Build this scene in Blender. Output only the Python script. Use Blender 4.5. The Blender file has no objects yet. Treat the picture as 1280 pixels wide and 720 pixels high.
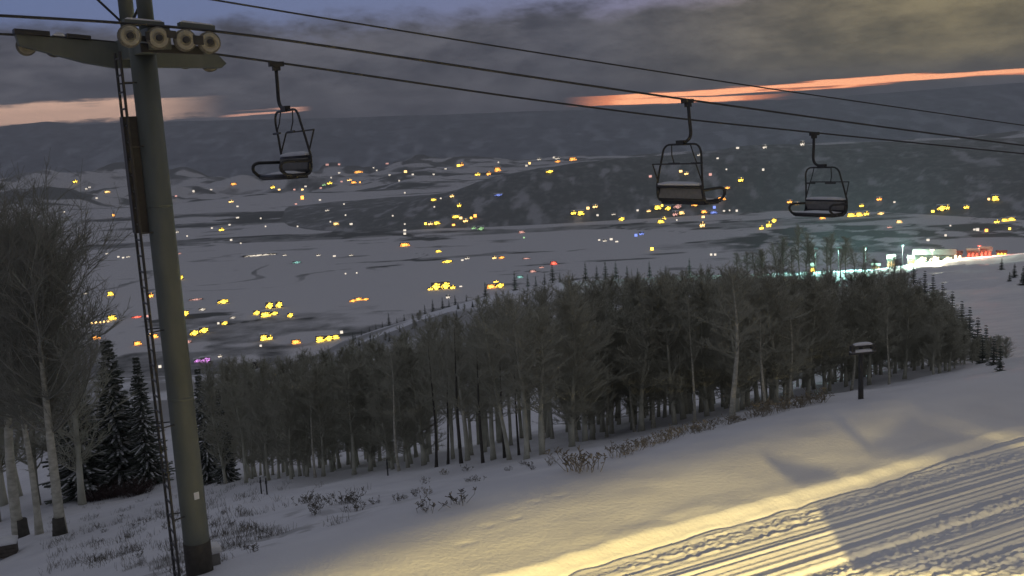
import bpy, math, random
import numpy as np

scene = bpy.context.scene
col = scene.collection
R = math.radians
rng = random.Random(7)
npr = np.random.default_rng(11)

# ------------------------------------------------------------------ camera
F, ROLL, HOR = 1300.0, R(3.2), 145.0
PITCH = math.atan((360 - HOR) / F)
CR, SR, CP, SP = math.cos(ROLL), math.sin(ROLL), math.cos(PITCH), math.sin(PITCH)


def ray(px, py):
    a = (px - 640) / F
    b = (360 - py) / F
    r = a * CR + b * SR
    u = -a * SR + b * CR
    return np.array([r, CP + u * SP, -SP + u * CP])


cam_d = bpy.data.cameras.new('camera')
cam = bpy.data.objects.new('camera', cam_d)
col.objects.link(cam)
scene.camera = cam
cam_d.sensor_width = 36
cam_d.lens = 36 * F / 1280
cam_d.clip_start = 0.1
cam_d.clip_end = 60000
from mathutils import Matrix, Vector
right = Vector((CR, -SR * SP, -SR * CP))
up = Vector((SR, CR * SP, CR * CP))
back = Vector((0, -CP, SP))
cam.matrix_world = Matrix(((right.x, up.x, back.x, 0), (right.y, up.y, back.y, 0), (right.z, up.z, back.z, 0), (0, 0, 0, 1)))

# ------------------------------------------------------------------ noise
_P = npr.random((256, 256))


def vnoise(x, y, seed=0):
    x = np.asarray(x, float) + seed * 17.31
    y = np.asarray(y, float) + seed * 5.77
    xi = np.floor(x).astype(int)
    yi = np.floor(y).astype(int)
    fx = x - xi
    fy = y - yi
    fx = fx * fx * (3 - 2 * fx)
    fy = fy * fy * (3 - 2 * fy)
    a = _P[xi & 255, yi & 255]
    b = _P[(xi + 1) & 255, yi & 255]
    c = _P[xi & 255, (yi + 1) & 255]
    d = _P[(xi + 1) & 255, (yi + 1) & 255]
    return (a * (1 - fx) + b * fx) * (1 - fy) + (c * (1 - fx) + d * fx) * fy


def fbm(x, y, seed=0, oct=4):
    v = 0
    amp = 0.5
    for i in range(oct):
        v = v + amp * vnoise(x, y, seed + i * 3)
        x = np.asarray(x) * 2.03
        y = np.asarray(y) * 2.03
        amp *= 0.5
    return v


def sstep(a, b, x):
    t = np.clip((np.asarray(x, float) - a) / (b - a), 0, 1)
    return t * t * (3 - 2 * t)


# ------------------------------------------------------------------ terrain
DX, DY = 0.8553, 0.5181           # along the lift / piste (downhill)
NX, NY = -0.5181, 0.8553          # across it, away from the camera


def sn(x, y):
    return x * DX + y * DY, x * NX + y * NY


def xy(s, n):
    return s * DX + n * NX, s * DY + n * NY


def bench(s):
    return -9.75 - 0.052 * (s - 11)


def crest_n(s):
    return np.interp(s, [-30, -6, 1, 5, 11.7, 19, 26, 38, 80, 300], [15.5, 16.5, 19.5, 21.9, 23.5, 24.0, 24.5, 24.5, 24.2, 24])


def edge_n(s):
    return np.interp(s, [-30, 10.6, 11.7, 16.5, 22.8, 25.9, 30.3, 60], [18.2, 18.18, 18.23, 18.40, 18.49, 18.7, 18.97, 19.2]) + 0.22 * (vnoise(np.asarray(s) * 0.35, 3.3) - 0.5) + 0.12 * (vnoise(np.asarray(s) * 1.7, 8.1) - 0.5)


def near_z(s, n, detail=True):
    m = n - crest_n(s)
    z = bench(s) - 0.31 * 0.5 * (np.sqrt(m * m + 1.2) + m)
    z = z + 0.17 * np.exp(-((m + 1.6) / 2.2) ** 2)
    z = z + (fbm(s * 0.13, n * 0.13, 2) - 0.5) * 0.5 * sstep(-3, 6, m) * 2.0
    e = n - edge_n(s)
    piste = 1 - sstep(-0.04, 0.42, e)
    z = z - 0.19 * piste - 0.05 * (1 - sstep(0.3, 4.0, e))
    if detail:
        # windrow thrown up along the edge of the groomed run
        berm = np.exp(-((e - 0.62) / 0.38) ** 2)
        z = z + berm * (0.012 + 0.05 * (vnoise(s * 1.1, n * 1.5, 5) - 0.5))
        groove = np.exp(-((e + 0.08) / 0.055) ** 2)
        z = z - groove * 0.07 * (0.5 + vnoise(s * 2.0, 1.7, 4))
        w = (1 - sstep(-0.5, 0.1, e))
        nn = n + 0.10 * (vnoise(s * 0.10, 4.4) - 0.5)
        r1 = np.abs(vnoise(nn * 2.4, 7.7 + s * 0.008, 8) - 0.5) * 2
        r2 = np.abs(vnoise(nn * 5.2, 3.3 + s * 0.012, 9) - 0.5) * 2
        broad = 0.075 * (r1 - 0.5) + 0.055 * (r2 - 0.5) + 0.05 * (vnoise(nn * 11, 1.3 + s * 0.02, 10) - 0.5) + 0.006 * np.sin(nn * 2 * math.pi / 0.21)
        rough = sstep(0.38, 0.66, vnoise(s * 0.12, n * 1.3, 13))
        chunk = 0.04 * sstep(0.50, 0.85, vnoise(s * 8.0, n * 11.0, 12)) * rough
        lumps = 0.042 * (fbm(s * 11.0, n * 15.0, 3, 2) - 0.4) * (0.35 + rough)
        z = z + w * (broad * 1.25 + chunk + lumps)
        ok = sstep(0.2, 1.5, e) * (1 - sstep(-1, 1, m))
        z = z + ok * 0.03 * (vnoise(s * 0.9, n * 1.6, 21) - 0.5)
        for (ps, pn) in FOOT:
            z = z - 0.03 * np.exp(-(((s - ps) / 0.22) ** 2 + ((n - pn) / 0.07) ** 2))
        z = z + sstep(0, 3, m) * (0.16 * (fbm(s * 1.1, n * 1.1, 31, 3) - 0.45))
    return z


FOOT = [(10.6 + 0.9 * k + 0.1 * (k % 2), 20.2 + 0.35 * k + 0.28 * (k % 2)) for k in range(5)]

YS = 550.0
_sp = [(-200, 500), (0, 480), (200, 470), (300, 466), (400, 442), (430, 425), (520, 396), (600, 371), (640, 362), (700, 352), (760, 349), (900, 343), (1000, 341), (1100, 336), (1150, 328), (1200, 322), (1280, 316), (1500, 300)]
_su, _st = [], []
for p in _sp:
    r_ = ray(*p)
    _su.append(r_[0] / r_[1])
    _st.append(-r_[2] / r_[1])


def ground_z(x, y, detail=False):
    x = np.asarray(x, float)
    y = np.asarray(y, float)
    s, n = sn(x, y)
    yc = np.maximum(y, 1.0)
    u = np.clip(x / yc, -0.75, 0.75)
    Y0 = 95.0
    far = np.clip((y - Y0) / (YS - Y0), 0, 1)
    z_n = near_z(s, n, detail)
    s0, n0 = sn(u * Y0, Y0 * np.ones_like(u))
    z0 = near_z(s0, n0, False)
    zS = -YS * np.interp(u, _su, _st)
    t = far
    zf = z0 * (1 - t) + zS * t + (fbm(x * 0.02, y * 0.02, 40) - 0.47) * 9 * np.sin(np.pi * t)
    zf = np.where(y > YS, zS - 0.5 * (y - YS), zf)
    return np.where(y > Y0, zf, z_n)


VZ = -400.0
YR = 4300.0


def tab(pts):
    U, T = [], []
    for p in pts:
        q = ray(*p)
        U.append(q[0] / q[1])
        T.append(-q[2] / q[1])
    return np.array(U), np.array(T)


_rc = tab([(250, 300), (380, 280), (440, 268), (490, 258), (560, 240), (620, 221), (700, 206), (760, 197), (850, 194), (950, 184), (1100, 178), (1280, 173), (1500, 165)])
_rb = tab([(380, 264), (480, 262), (560, 262), (650, 264), (720, 262), (800, 262), (900, 264), (1000, 266), (1100, 268), (1280, 282), (1500, 290)])


def ridge_z(x, y):
    u = x / y
    zc = np.maximum(-YR * np.interp(u, *_rc), VZ - 24)
    yb = -VZ / np.interp(u, *_rb)
    yb = np.minimum(yb, YR - 500)
    t = np.clip((y - yb) / (YR - yb), -0.3, 1)
    prof = np.where(t > 0, np.sin(np.clip(t, 0, 1) * math.pi / 2) ** 1.15, t)
    backs = np.clip((y - YR) / 1500, 0, 1.2)
    z = VZ - 24 + (zc - VZ + 24) * np.maximum(prof, -0.1) - backs * np.maximum(zc - VZ, 0) * 1.05
    b = (fbm(x * 0.0016, y * 0.0016, 50) - 0.47) * 110 + (fbm(x * 0.006, y * 0.006, 53) - 0.47) * 34
    b = b * np.clip((zc - VZ + 10) / 60, 0, 1)
    return z + b * np.clip(t, 0, 1) * (1 - np.clip(t, 0, 1) * 0.55) * (1 - backs / 1.2)


def valley_z(x, y):
    u = x / y
    far = sstep(5000, 9000, y)
    left = 1 - sstep(-0.12, 0.05, u)
    z = VZ + (fbm(x * 0.0011, y * 0.0011, 60) - 0.47) * (14 + 300 * sstep(5600, 8000, y) * left + 90 * far)
    z = z + (fbm(x * 0.0042, y * 0.0042, 64) - 0.47) * 90 * sstep(5600, 8000, y) * left + 40 * sstep(6500, 10000, y) * left
    return z


def far_hit(px, py):
    d = ray(px, py)
    ys = np.geomspace(1000, 10500, 1500)
    x = d[0] / d[1] * ys
    z = d[2] / d[1] * ys
    g = np.maximum(valley_z(x, ys), ridge_z(x, ys))
    k = np.argmax(g >= z)
    if not (g >= z).any():
        k = -1
    return float(x[k]), float(ys[k]), float(g[k])


def near_hit(px, py, ymax=560):
    d = ray(px, py)
    ys = np.geomspace(12, ymax, 1500)
    x = d[0] / d[1] * ys
    z = d[2] / d[1] * ys
    g = ground_z(x, ys)
    k = np.argmax(g >= z) if (g >= z).any() else -1
    return float(x[k]), float(ys[k]), float(g[k])


# ------------------------------------------------------------------ materials
def mat(name, color, rough=0.6, noise=0.0, nscale=8.0, color2=None, bump=0.0, bscale=20.0, metal=0.0, stretch=None):
    m = bpy.data.materials.new(name)
    m.use_nodes = True
    nt = m.node_tree
    b = nt.nodes['Principled BSDF']
    b.inputs['Roughness'].default_value = rough
    b.inputs['Metallic'].default_value = metal
    b.inputs['Base Color'].default_value = (*color, 1)
    tc = nt.nodes.new('ShaderNodeTexCoord')
    mp = nt.nodes.new('ShaderNodeMapping')
    nt.links.new(tc.outputs['Object'], mp.inputs['Vector'])
    if stretch:
        mp.inputs['Scale'].default_value = stretch
    if color2 is not None:
        n = nt.nodes.new('ShaderNodeTexNoise')
        n.inputs['Scale'].default_value = nscale
        n.inputs['Detail'].default_value = 6
        nt.links.new(mp.outputs['Vector'], n.inputs['Vector'])
        rp = nt.nodes.new('ShaderNodeValToRGB')
        rp.color_ramp.elements[0].position = 0.5 - noise
        rp.color_ramp.elements[1].position = 0.5 + noise
        rp.color_ramp.elements[0].color = (*color, 1)
        rp.color_ramp.elements[1].color = (*color2, 1)
        nt.links.new(n.outputs['Fac'], rp.inputs['Fac'])
        nt.links.new(rp.outputs['Color'], b.inputs['Base Color'])
    if bump:
        n2 = nt.nodes.new('ShaderNodeTexNoise')
        n2.inputs['Scale'].default_value = bscale
        n2.inputs['Detail'].default_value = 5
        nt.links.new(mp.outputs['Vector'], n2.inputs['Vector'])
        bp = nt.nodes.new('ShaderNodeBump')
        bp.inputs['Strength'].default_value = bump
        bp.inputs['Distance'].default_value = 0.03
        nt.links.new(n2.outputs['Fac'], bp.inputs['Height'])
        nt.links.new(bp.outputs['Normal'], b.inputs['Normal'])
    return m


def glow(name, color, strength):
    m = bpy.data.materials.new(name)
    m.use_nodes = True
    nt = m.node_tree
    nt.nodes.remove(nt.nodes['Principled BSDF'])
    e = nt.nodes.new('ShaderNodeEmission')
    e.inputs['Color'].default_value = (*color, 1)
    e.inputs['Strength'].default_value = strength
    nt.links.new(e.outputs[0], nt.nodes['Material Output'].inputs['Surface'])
    return m


M = {}
M['snow'] = mat('snow', (0.80, 0.80, 0.82), 0.75, 0.25, 0.8, (0.70, 0.70, 0.735), 0.35, 9.0)
M['snowcap'] = mat('snow_cap', (0.82, 0.82, 0.83), 0.8, 0.2, 3, (0.72, 0.73, 0.75), 0.4, 14)
M['steel'] = mat('weathered_green_steel', (0.115, 0.130, 0.112), 0.6, 0.2, 2.5, (0.165, 0.18, 0.155), 0.06, 30, 0.0, (1, 1, 0.35))
M['darksteel'] = mat('dark_steel', (0.035, 0.035, 0.036), 0.5, 0.2, 6, (0.06, 0.058, 0.055), 0.05, 40)
M['blacksteel'] = mat('black_steel', (0.022, 0.022, 0.024), 0.45, 0.2, 9, (0.04, 0.04, 0.04), 0.05, 40)
M['sheave'] = mat('worn_sheave_metal', (0.50, 0.47, 0.36), 0.45, 0.2, 9, (0.36, 0.33, 0.24), 0.1, 30)
M['rubber'] = mat('sheave_rubber', (0.25, 0.23, 0.18), 0.7, 0.2, 20, (0.12, 0.11, 0.09), 0.1, 30)
M['rope'] = mat('steel_rope', (0.03, 0.03, 0.032), 0.5, 0.2, 50, (0.05, 0.05, 0.05))
M['bark'] = mat('aspen_bark', (0.58, 0.56, 0.47), 0.85, 0.12, 3.0, (0.40, 0.385, 0.31), 0.3, 16, 0, (1, 1, 2.2))
M['bark_far'] = mat('aspen_bark_weathered', (0.55, 0.545, 0.45), 0.85, 0.15, 2.0, (0.38, 0.375, 0.30), 0.0, 16, 0, (1, 1, 0.6))
M['bark_dark'] = mat('dark_wet_silhouette_bark', (0.05, 0.046, 0.04), 0.85, 0.2, 6, (0.09, 0.083, 0.07), 0.3, 16)
M['twig'] = mat('aspen_twigs', (0.36, 0.355, 0.285), 0.9, 0.2, 0.8, (0.46, 0.455, 0.37))
M['twig_near'] = mat('bare_twigs', (0.22, 0.22, 0.185), 0.85, 0.2, 0.8, (0.31, 0.305, 0.26))
M['needle'] = mat('spruce_needles', (0.10, 0.118, 0.098), 0.8, 0.2, 1.2, (0.15, 0.168, 0.14))
M['sprucebark'] = mat('spruce_bark', (0.07, 0.055, 0.04), 0.9, 0.2, 8, (0.10, 0.08, 0.06), 0.3, 18)
M['weed'] = mat('dry_weed', (0.36, 0.32, 0.24), 0.9, 0.2, 5, (0.20, 0.17, 0.125))
M['weed_dark'] = mat('dark_dry_weed', (0.11, 0.10, 0.08), 0.9, 0.2, 5, (0.17, 0.155, 0.12))
M['willow'] = mat('red_willow_twigs', (0.085, 0.05, 0.045), 0.9, 0.2, 3, (0.055, 0.04, 0.04))
M['wood'] = mat('weathered_wood', (0.075, 0.062, 0.05), 0.8, 0.2, 6, (0.11, 0.095, 0.08), 0.3, 25)
M['concrete'] = mat('concrete', (0.26, 0.25, 0.23), 0.85, 0.2, 8, (0.2, 0.195, 0.18), 0.3, 25)
M['wall'] = mat('house_wall', (0.16, 0.13, 0.10), 0.8, 0.2, 1.5, (0.10, 0.085, 0.07))
GLOW = {
    'w': ('white', (1.0, 0.88, 0.72), 1.0), 'y': ('yellow', (1.0, 0.62, 0.06), 4.6), 'm': ('warm', (1.0, 0.60, 0.20), 3.0),
    'o': ('orange', (1.0, 0.37, 0.06), 3.6), 'p': ('pink', (1.0, 0.50, 0.42), 0.9), 'r': ('red', (1.0, 0.12, 0.07), 3.2),
    'g': ('green', (0.55, 1.0, 0.45), 0.8), 't': ('teal', (0.45, 1.0, 0.9), 0.7), 'b': ('blue', (0.25, 0.35, 1.0), 1.2),
    'u': ('purple', (0.9, 0.35, 1.0), 1.4), 'l': ('bright white', (1.0, 0.86, 0.55), 5.5)}
for k, (nm, c, st) in GLOW.items():
    M['g' + k] = glow(nm.replace(' ', '_') + '_lit_window', c, st)


# ------------------------------------------------------------------ mesh builder
class MB:
    def __init__(self):
        self.v = []
        self.f = []

    def add(self, vs, fs):
        o = len(self.v)
        self.v.extend([tuple(map(float, p)) for p in vs])
        self.f.extend([tuple(i + o for i in f) for f in fs])

    def box(self, c, size, rot=None):
        hx, hy, hz = size[0] / 2, size[1] / 2, size[2] / 2
        pts = [Vector((sx * hx, sy * hy, sz * hz)) for sz in (-1, 1) for sx, sy in ((-1, -1), (1, -1), (1, 1), (-1, 1))]
        if rot is not None:
            pts = [rot @ p for p in pts]
        c = Vector(c)
        self.add([p + c for p in pts], [(3, 2, 1, 0), (4, 5, 6, 7), (0, 1, 5, 4), (1, 2, 6, 5), (2, 3, 7, 6), (3, 0, 4, 7)])

    def tube(self, pts, rad, sides=8, cap=True):
        pts = [Vector(p) for p in pts]
        n = len(pts)
        rads = rad if isinstance(rad, (list, tuple)) else [rad] * n
        t0 = (pts[1] - pts[0]).normalized()
        a = t0.orthogonal().normalized()
        vs, fs = [], []
        for i in range(n):
            t = (pts[min(i + 1, n - 1)] - pts[max(i - 1, 0)]).normalized()
            a = (a - t * a.dot(t))
            if a.length < 1e-6:
                a = t.orthogonal()
            a.normalize()
            b = t.cross(a)
            for k in range(sides):
                q = 2 * math.pi * k / sides
                vs.append(pts[i] + (a * math.cos(q) + b * math.sin(q)) * rads[i])
        for i in range(n - 1):
            for k in range(sides):
                k2 = (k + 1) % sides
                fs.append((i * sides + k, i * sides + k2, (i + 1) * sides + k2, (i + 1) * sides + k))
        if cap:
            fs.append(tuple(reversed(range(sides))))
            fs.append(tuple((n - 1) * sides + k for k in range(sides)))
        self.add(vs, fs)

    def lathe(self, c, axis, prof, sides=20):
        """prof: list of (radius, height along axis)"""
        c = Vector(c)
        ax = Vector(axis).normalized()
        a = ax.orthogonal().normalized()
        b = ax.cross(a)
        vs, fs = [], []
        for (r, h) in prof:
            for k in range(sides):
                q = 2 * math.pi * k / sides
                vs.append(c + ax * h + (a * math.cos(q) + b * math.sin(q)) * r)
        m = len(prof)
        for i in range(m - 1):
            for k in range(sides):
                k2 = (k + 1) % sides
                fs.append((i * sides + k, i * sides + k2, (i + 1) * sides + k2, (i + 1) * sides + k))
        fs.append(tuple(reversed(range(sides))))
        fs.append(tuple((m - 1) * sides + k for k in range(sides)))
        self.add(vs, fs)

    def mesh(self, name, m, smooth=False):
        me = bpy.data.meshes.new(name)
        me.from_pydata(self.v, [], self.f)
        me.materials.append(m)
        if smooth:
            me.polygons.foreach_set('use_smooth', [True] * len(me.polygons))
        me.update()
        return me

    def build(self, name, m, parent=None, smooth=False):
        return link(name, self.mesh(name, m, smooth), parent)


def link(name, me, parent=None):
    o = bpy.data.objects.new(name, me)
    col.objects.link(o)
    if parent is not None:
        o.parent = parent
    return o


def tag(o, label, cat, group=None, kind=None):
    o['label'] = label
    o['category'] = cat
    if group:
        o['group'] = group
    if kind:
        o['kind'] = kind
    return o


def empty(name, loc=(0, 0, 0), rz=0.0, sc=None):
    o = bpy.data.objects.new(name, None)
    o.empty_display_size = 0.2
    col.objects.link(o)
    o.location = loc
    o.rotation_euler = (0, 0, rz)
    if sc is not None:
        o.scale = sc if hasattr(sc, '__len__') else (sc, sc, sc)
    return o


def kids(o):
    return [c for c in col.objects if c.parent == o]


def copy_tree(o, children):
    """children: list of (child, [grandchildren])"""
    c = o.copy()
    col.objects.link(c)
    for ch, gs in children:
        d = ch.copy()
        col.objects.link(d)
        d.parent = c
        for g in gs:
            e = g.copy()
            col.objects.link(e)
            e.parent = d
    return c


def grid_obj(name, X, Y, Z, m, attr=None):
    nr, nc = X.shape
    me = bpy.data.meshes.new(name)
    nv = nr * nc
    me.vertices.add(nv)
    co = np.stack([X, Y, Z], -1).reshape(-1).astype(np.float32)
    me.vertices.foreach_set('co', co)
    idx = np.arange(nv).reshape(nr, nc)
    q = np.stack([idx[:-1, :-1], idx[:-1, 1:], idx[1:, 1:], idx[1:, :-1]], -1).reshape(-1, 4)
    nq = len(q)
    me.loops.add(nq * 4)
    me.loops.foreach_set('vertex_index', q.reshape(-1).astype(np.int32))
    me.polygons.add(nq)
    me.polygons.foreach_set('loop_start', np.arange(0, nq * 4, 4, dtype=np.int32))
    me.polygons.foreach_set('loop_total', np.full(nq, 4, dtype=np.int32))
    me.polygons.foreach_set('use_smooth', np.ones(nq, dtype=bool))
    me.update(calc_edges=True)
    me.validate()
    if attr is not None:
        a = me.attributes.new('wood', 'FLOAT', 'POINT')
        a.data.foreach_set('value', attr.reshape(-1).astype(np.float32))
    me.materials.append(m)
    return link(name, me)


# ------------------------------------------------------------------ the ground sheet
nrow = np.concatenate([np.arange(-10, 9, 0.7), np.arange(9, 19.6, 0.034), np.arange(19.6, 28, 0.085), np.arange(28, 62, 0.4), 62 * 1.028 ** np.arange(0, 112)])
ncol = 760
vv = np.linspace(0, 1, ncol)
slo = -34 - 0.16 * np.maximum(nrow, 0) - 0.25 * np.maximum(nrow - 60, 0)
shi = 62 + 2.6 * np.maximum(nrow - 20, 0)
ease = np.clip((nrow - 30) / 60, 0, 1)[:, None]
S_uni = slo[:, None] + (shi - slo)[:, None] * vv[None, :]
S_den = np.stack([np.interp(vv, [0, 0.12, 0.80, 1], [a_, 3.0, 34.0, b_]) for a_, b_ in zip(slo, np.maximum(shi, 60))], 0)
S = S_den * (1 - ease) + S_uni * ease
Nn = np.repeat(nrow[:, None], ncol, 1)
GX, GY = xy(S, Nn)
GZ = ground_z(GX, GY, True)


def snow_material():
    m = bpy.data.materials.new('snow_ground')
    m.use_nodes = True
    nt = m.node_tree
    b = nt.nodes['Principled BSDF']
    b.inputs['Roughness'].default_value = 0.6
    tc = nt.nodes.new('ShaderNodeTexCoord')
    n = nt.nodes.new('ShaderNodeTexNoise')
    n.inputs['Scale'].default_value = 0.35
    n.inputs['Detail'].default_value = 7
    nt.links.new(tc.outputs['Object'], n.inputs['Vector'])
    rp = nt.nodes.new('ShaderNodeValToRGB')
    rp.color_ramp.elements[0].position = 0.3
    rp.color_ramp.elements[0].color = (0.70, 0.70, 0.73, 1)
    rp.color_ramp.elements[1].position = 0.7
    rp.color_ramp.elements[1].color = (0.81, 0.81, 0.83, 1)
    nt.links.new(n.outputs['Fac'], rp.inputs['Fac'])
    at = nt.nodes.new('ShaderNodeAttribute')
    at.attribute_name = 'wood'
    mx = nt.nodes.new('ShaderNodeMixRGB')
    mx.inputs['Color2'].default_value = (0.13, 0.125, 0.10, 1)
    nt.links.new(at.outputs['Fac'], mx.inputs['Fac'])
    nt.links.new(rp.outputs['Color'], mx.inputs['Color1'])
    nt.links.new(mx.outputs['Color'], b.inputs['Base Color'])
    n2 = nt.nodes.new('ShaderNodeTexNoise')
    n2.inputs['Scale'].default_value = 9
    n2.inputs['Detail'].default_value = 6
    nt.links.new(tc.outputs['Object'], n2.inputs['Vector'])
    n3 = nt.nodes.new('ShaderNodeTexNoise')
    n3.inputs['Scale'].default_value = 60
    nt.links.new(tc.outputs['Object'], n3.inputs['Vector'])
    ad = nt.nodes.new('ShaderNodeMath')
    ad.operation = 'MULTIPLY_ADD'
    ad.inputs[1].default_value = 0.35
    nt.links.new(n3.outputs['Fac'], ad.inputs[0])
    nt.links.new(n2.outputs['Fac'], ad.inputs[2])
    bp = nt.nodes.new('ShaderNodeBump')
    bp.inputs['Strength'].default_value = 0.55
    bp.inputs['Distance'].default_value = 0.035
    nt.links.new(ad.outputs[0], bp.inputs['Height'])
    nt.links.new(bp.outputs['Normal'], b.inputs['Normal'])
    return m


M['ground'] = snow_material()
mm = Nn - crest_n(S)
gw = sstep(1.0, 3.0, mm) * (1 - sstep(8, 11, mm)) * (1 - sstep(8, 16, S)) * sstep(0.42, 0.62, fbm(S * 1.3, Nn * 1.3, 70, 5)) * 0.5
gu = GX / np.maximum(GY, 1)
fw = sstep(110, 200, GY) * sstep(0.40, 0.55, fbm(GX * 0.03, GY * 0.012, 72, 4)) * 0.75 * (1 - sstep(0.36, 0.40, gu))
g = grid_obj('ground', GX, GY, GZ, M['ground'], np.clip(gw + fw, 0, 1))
tag(g, 'snow covered ski slope with a groomed run and a bank falling to the trees', 'ground', kind='structure')

# ------------------------------------------------------------------ valley, ridge, mountains


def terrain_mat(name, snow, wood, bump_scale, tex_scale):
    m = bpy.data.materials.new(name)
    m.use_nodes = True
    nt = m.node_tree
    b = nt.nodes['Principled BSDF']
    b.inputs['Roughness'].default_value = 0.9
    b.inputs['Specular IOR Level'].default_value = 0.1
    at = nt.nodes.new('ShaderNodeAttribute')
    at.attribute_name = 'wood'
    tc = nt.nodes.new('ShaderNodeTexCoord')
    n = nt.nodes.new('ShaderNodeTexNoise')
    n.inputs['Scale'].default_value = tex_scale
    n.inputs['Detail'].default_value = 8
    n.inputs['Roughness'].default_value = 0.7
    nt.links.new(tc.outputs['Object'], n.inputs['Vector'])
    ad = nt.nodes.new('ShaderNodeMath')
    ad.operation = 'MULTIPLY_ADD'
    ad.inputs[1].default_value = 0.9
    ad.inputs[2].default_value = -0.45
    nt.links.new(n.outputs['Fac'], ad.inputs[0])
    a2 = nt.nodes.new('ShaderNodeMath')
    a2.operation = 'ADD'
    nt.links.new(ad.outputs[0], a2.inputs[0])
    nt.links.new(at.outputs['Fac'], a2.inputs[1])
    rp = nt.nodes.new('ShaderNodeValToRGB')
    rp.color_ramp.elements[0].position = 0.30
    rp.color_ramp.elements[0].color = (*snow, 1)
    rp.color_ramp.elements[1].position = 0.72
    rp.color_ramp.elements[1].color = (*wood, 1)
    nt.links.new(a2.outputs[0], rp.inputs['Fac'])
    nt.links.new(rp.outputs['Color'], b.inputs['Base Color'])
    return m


rows = np.geomspace(700, 10800, 420)
uu = np.linspace(-0.85, 0.85, 520)
VX = rows[:, None] * uu[None, :]
VY = np.repeat(rows[:, None], len(uu), 1)
VZg = valley_z(VX, VY)
U = VX / VY
w = 0.02 + 0.62 * sstep(0.55, 0.66, fbm(VX * 0.0012, VY * 0.0042, 80, 5)) * (0.5 + 0.5 * sstep(2600, 4200, VY))
w += 0.75 * sstep(0.50, 0.60, fbm(VX * 0.0035, VY * 0.0035, 84, 4)) * (1 - sstep(1900, 2600, VY)) * (1 - sstep(-0.02, 0.06, U)) * 0.8
band = sstep(4300, 4700, VY) * (1 - sstep(5000, 5600, VY)) * (1 - sstep(-0.06, 0.02, U))
w += band * 0.8 * sstep(0.40, 0.55, fbm(VX * 0.0015, VY * 0.004, 86, 4))
w += 0.7 * sstep(5800, 7200, VY) * sstep(0.40, 0.56, fbm(VX * 0.006, VY * 0.006, 88, 5)) * (1 - 0.6 * sstep(7600, 8200, VY) * (1 - sstep(8300, 8900, VY)))
w += 0.66 * sstep(0.16, 0.28, U) * sstep(0.40, 0.52, fbm(VX * 0.004, VY * 0.004, 90, 5)) * (1 - sstep(3600, 4200, VY)) * sstep(0.36, 0.54, fbm(VX * 0.02, VY * 0.012, 93, 4))
line1 = 1 - sstep(0.003, 0.011, np.abs(fbm(VX * 0.0011, VY * 0.0016, 110, 3) - 0.44))
line2 = 1 - sstep(0.002, 0.008, np.abs(fbm(VX * 0.0016, VY * 0.0022, 114, 3) - 0.40))
brk = sstep(0.35, 0.6, fbm(VX * 0.006, VY * 0.006, 118, 3))
w += 0.55 * np.maximum(line1, line2) * brk * (1 - sstep(5200, 6000, VY))
w += 0.5 * sstep(0.60, 0.70, fbm(VX * 0.0045, VY * 0.014, 120, 4)) * (1 - sstep(5200, 6500, VY))
M['valley'] = terrain_mat('valley_snow_and_woods', (0.70, 0.69, 0.71), (0.10, 0.105, 0.10), 1, 0.012)
tag(grid_obj('valley_floor', VX, VY, VZg, M['valley'], w), 'flat snowy valley floor far below with dark tree lines', 'valley', kind='structure')

rows = np.linspace(2300, 6200, 260)
uu = np.linspace(-0.36, 0.85, 460)
RX = rows[:, None] * uu[None, :]
RY = np.repeat(rows[:, None], len(uu), 1)
RZ = ridge_z(RX, RY)
rw = 0.70 - 0.42 * sstep(0.54, 0.70, fbm(RX * 0.022, RY * 0.015, 95, 4)) - 0.10 * sstep(0.55, 0.7, fbm(RX * 0.003, RY * 0.002, 97, 5))
M['ridge'] = terrain_mat('wooded_ridge', (0.40, 0.40, 0.42), (0.15, 0.158, 0.152), 1, 0.03)
tag(grid_obj('hills', RX, RY, RZ, M['ridge'], rw), 'dark wooded ridge rising beyond the valley floor', 'hill', kind='structure')

_mc = tab([(-200, 156), (0, 158), (60, 152), (100, 156), (150, 153), (220, 152), (300, 150), (400, 148), (520, 144), (640, 140), (730, 137), (830, 131), (1000, 124), (1150, 113), (1280, 103), (1500, 95)])
YM = 11500.0
rows = np.concatenate([np.linspace(9300, YM, 90), np.linspace(YM + 40, 13500, 20)])
uu = np.linspace(-0.85, 0.85, 500)
MX = rows[:, None] * uu[None, :]
MY = np.repeat(rows[:, None], len(uu), 1)
MU = MX / MY
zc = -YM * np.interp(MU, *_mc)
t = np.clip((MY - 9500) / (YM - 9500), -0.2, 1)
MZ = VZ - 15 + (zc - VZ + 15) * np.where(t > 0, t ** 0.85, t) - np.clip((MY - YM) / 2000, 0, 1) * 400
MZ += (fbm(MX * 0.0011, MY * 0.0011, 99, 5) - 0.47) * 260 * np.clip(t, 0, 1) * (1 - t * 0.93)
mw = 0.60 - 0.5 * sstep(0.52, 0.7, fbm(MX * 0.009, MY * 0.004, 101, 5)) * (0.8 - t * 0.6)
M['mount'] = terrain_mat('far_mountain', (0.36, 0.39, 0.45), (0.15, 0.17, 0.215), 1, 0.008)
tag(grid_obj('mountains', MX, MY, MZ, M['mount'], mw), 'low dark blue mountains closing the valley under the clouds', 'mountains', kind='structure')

# ------------------------------------------------------------------ lift tower
N1, N2 = 21.08, 24.33
NT = (N1 + N2) / 2
ST = 5.15
TX, TY = xy(ST, NT)
TZ = float(ground_z(TX, TY)) - 0.15
DV = Vector((DX, DY, 0))
NV = Vector((NX, NY, 0))


def rope_fn(pts):
    s = np.array([p[0] for p in pts])
    z = np.array([p[1] for p in pts])
    return lambda q: float(np.interp(q, s, z))


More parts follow.
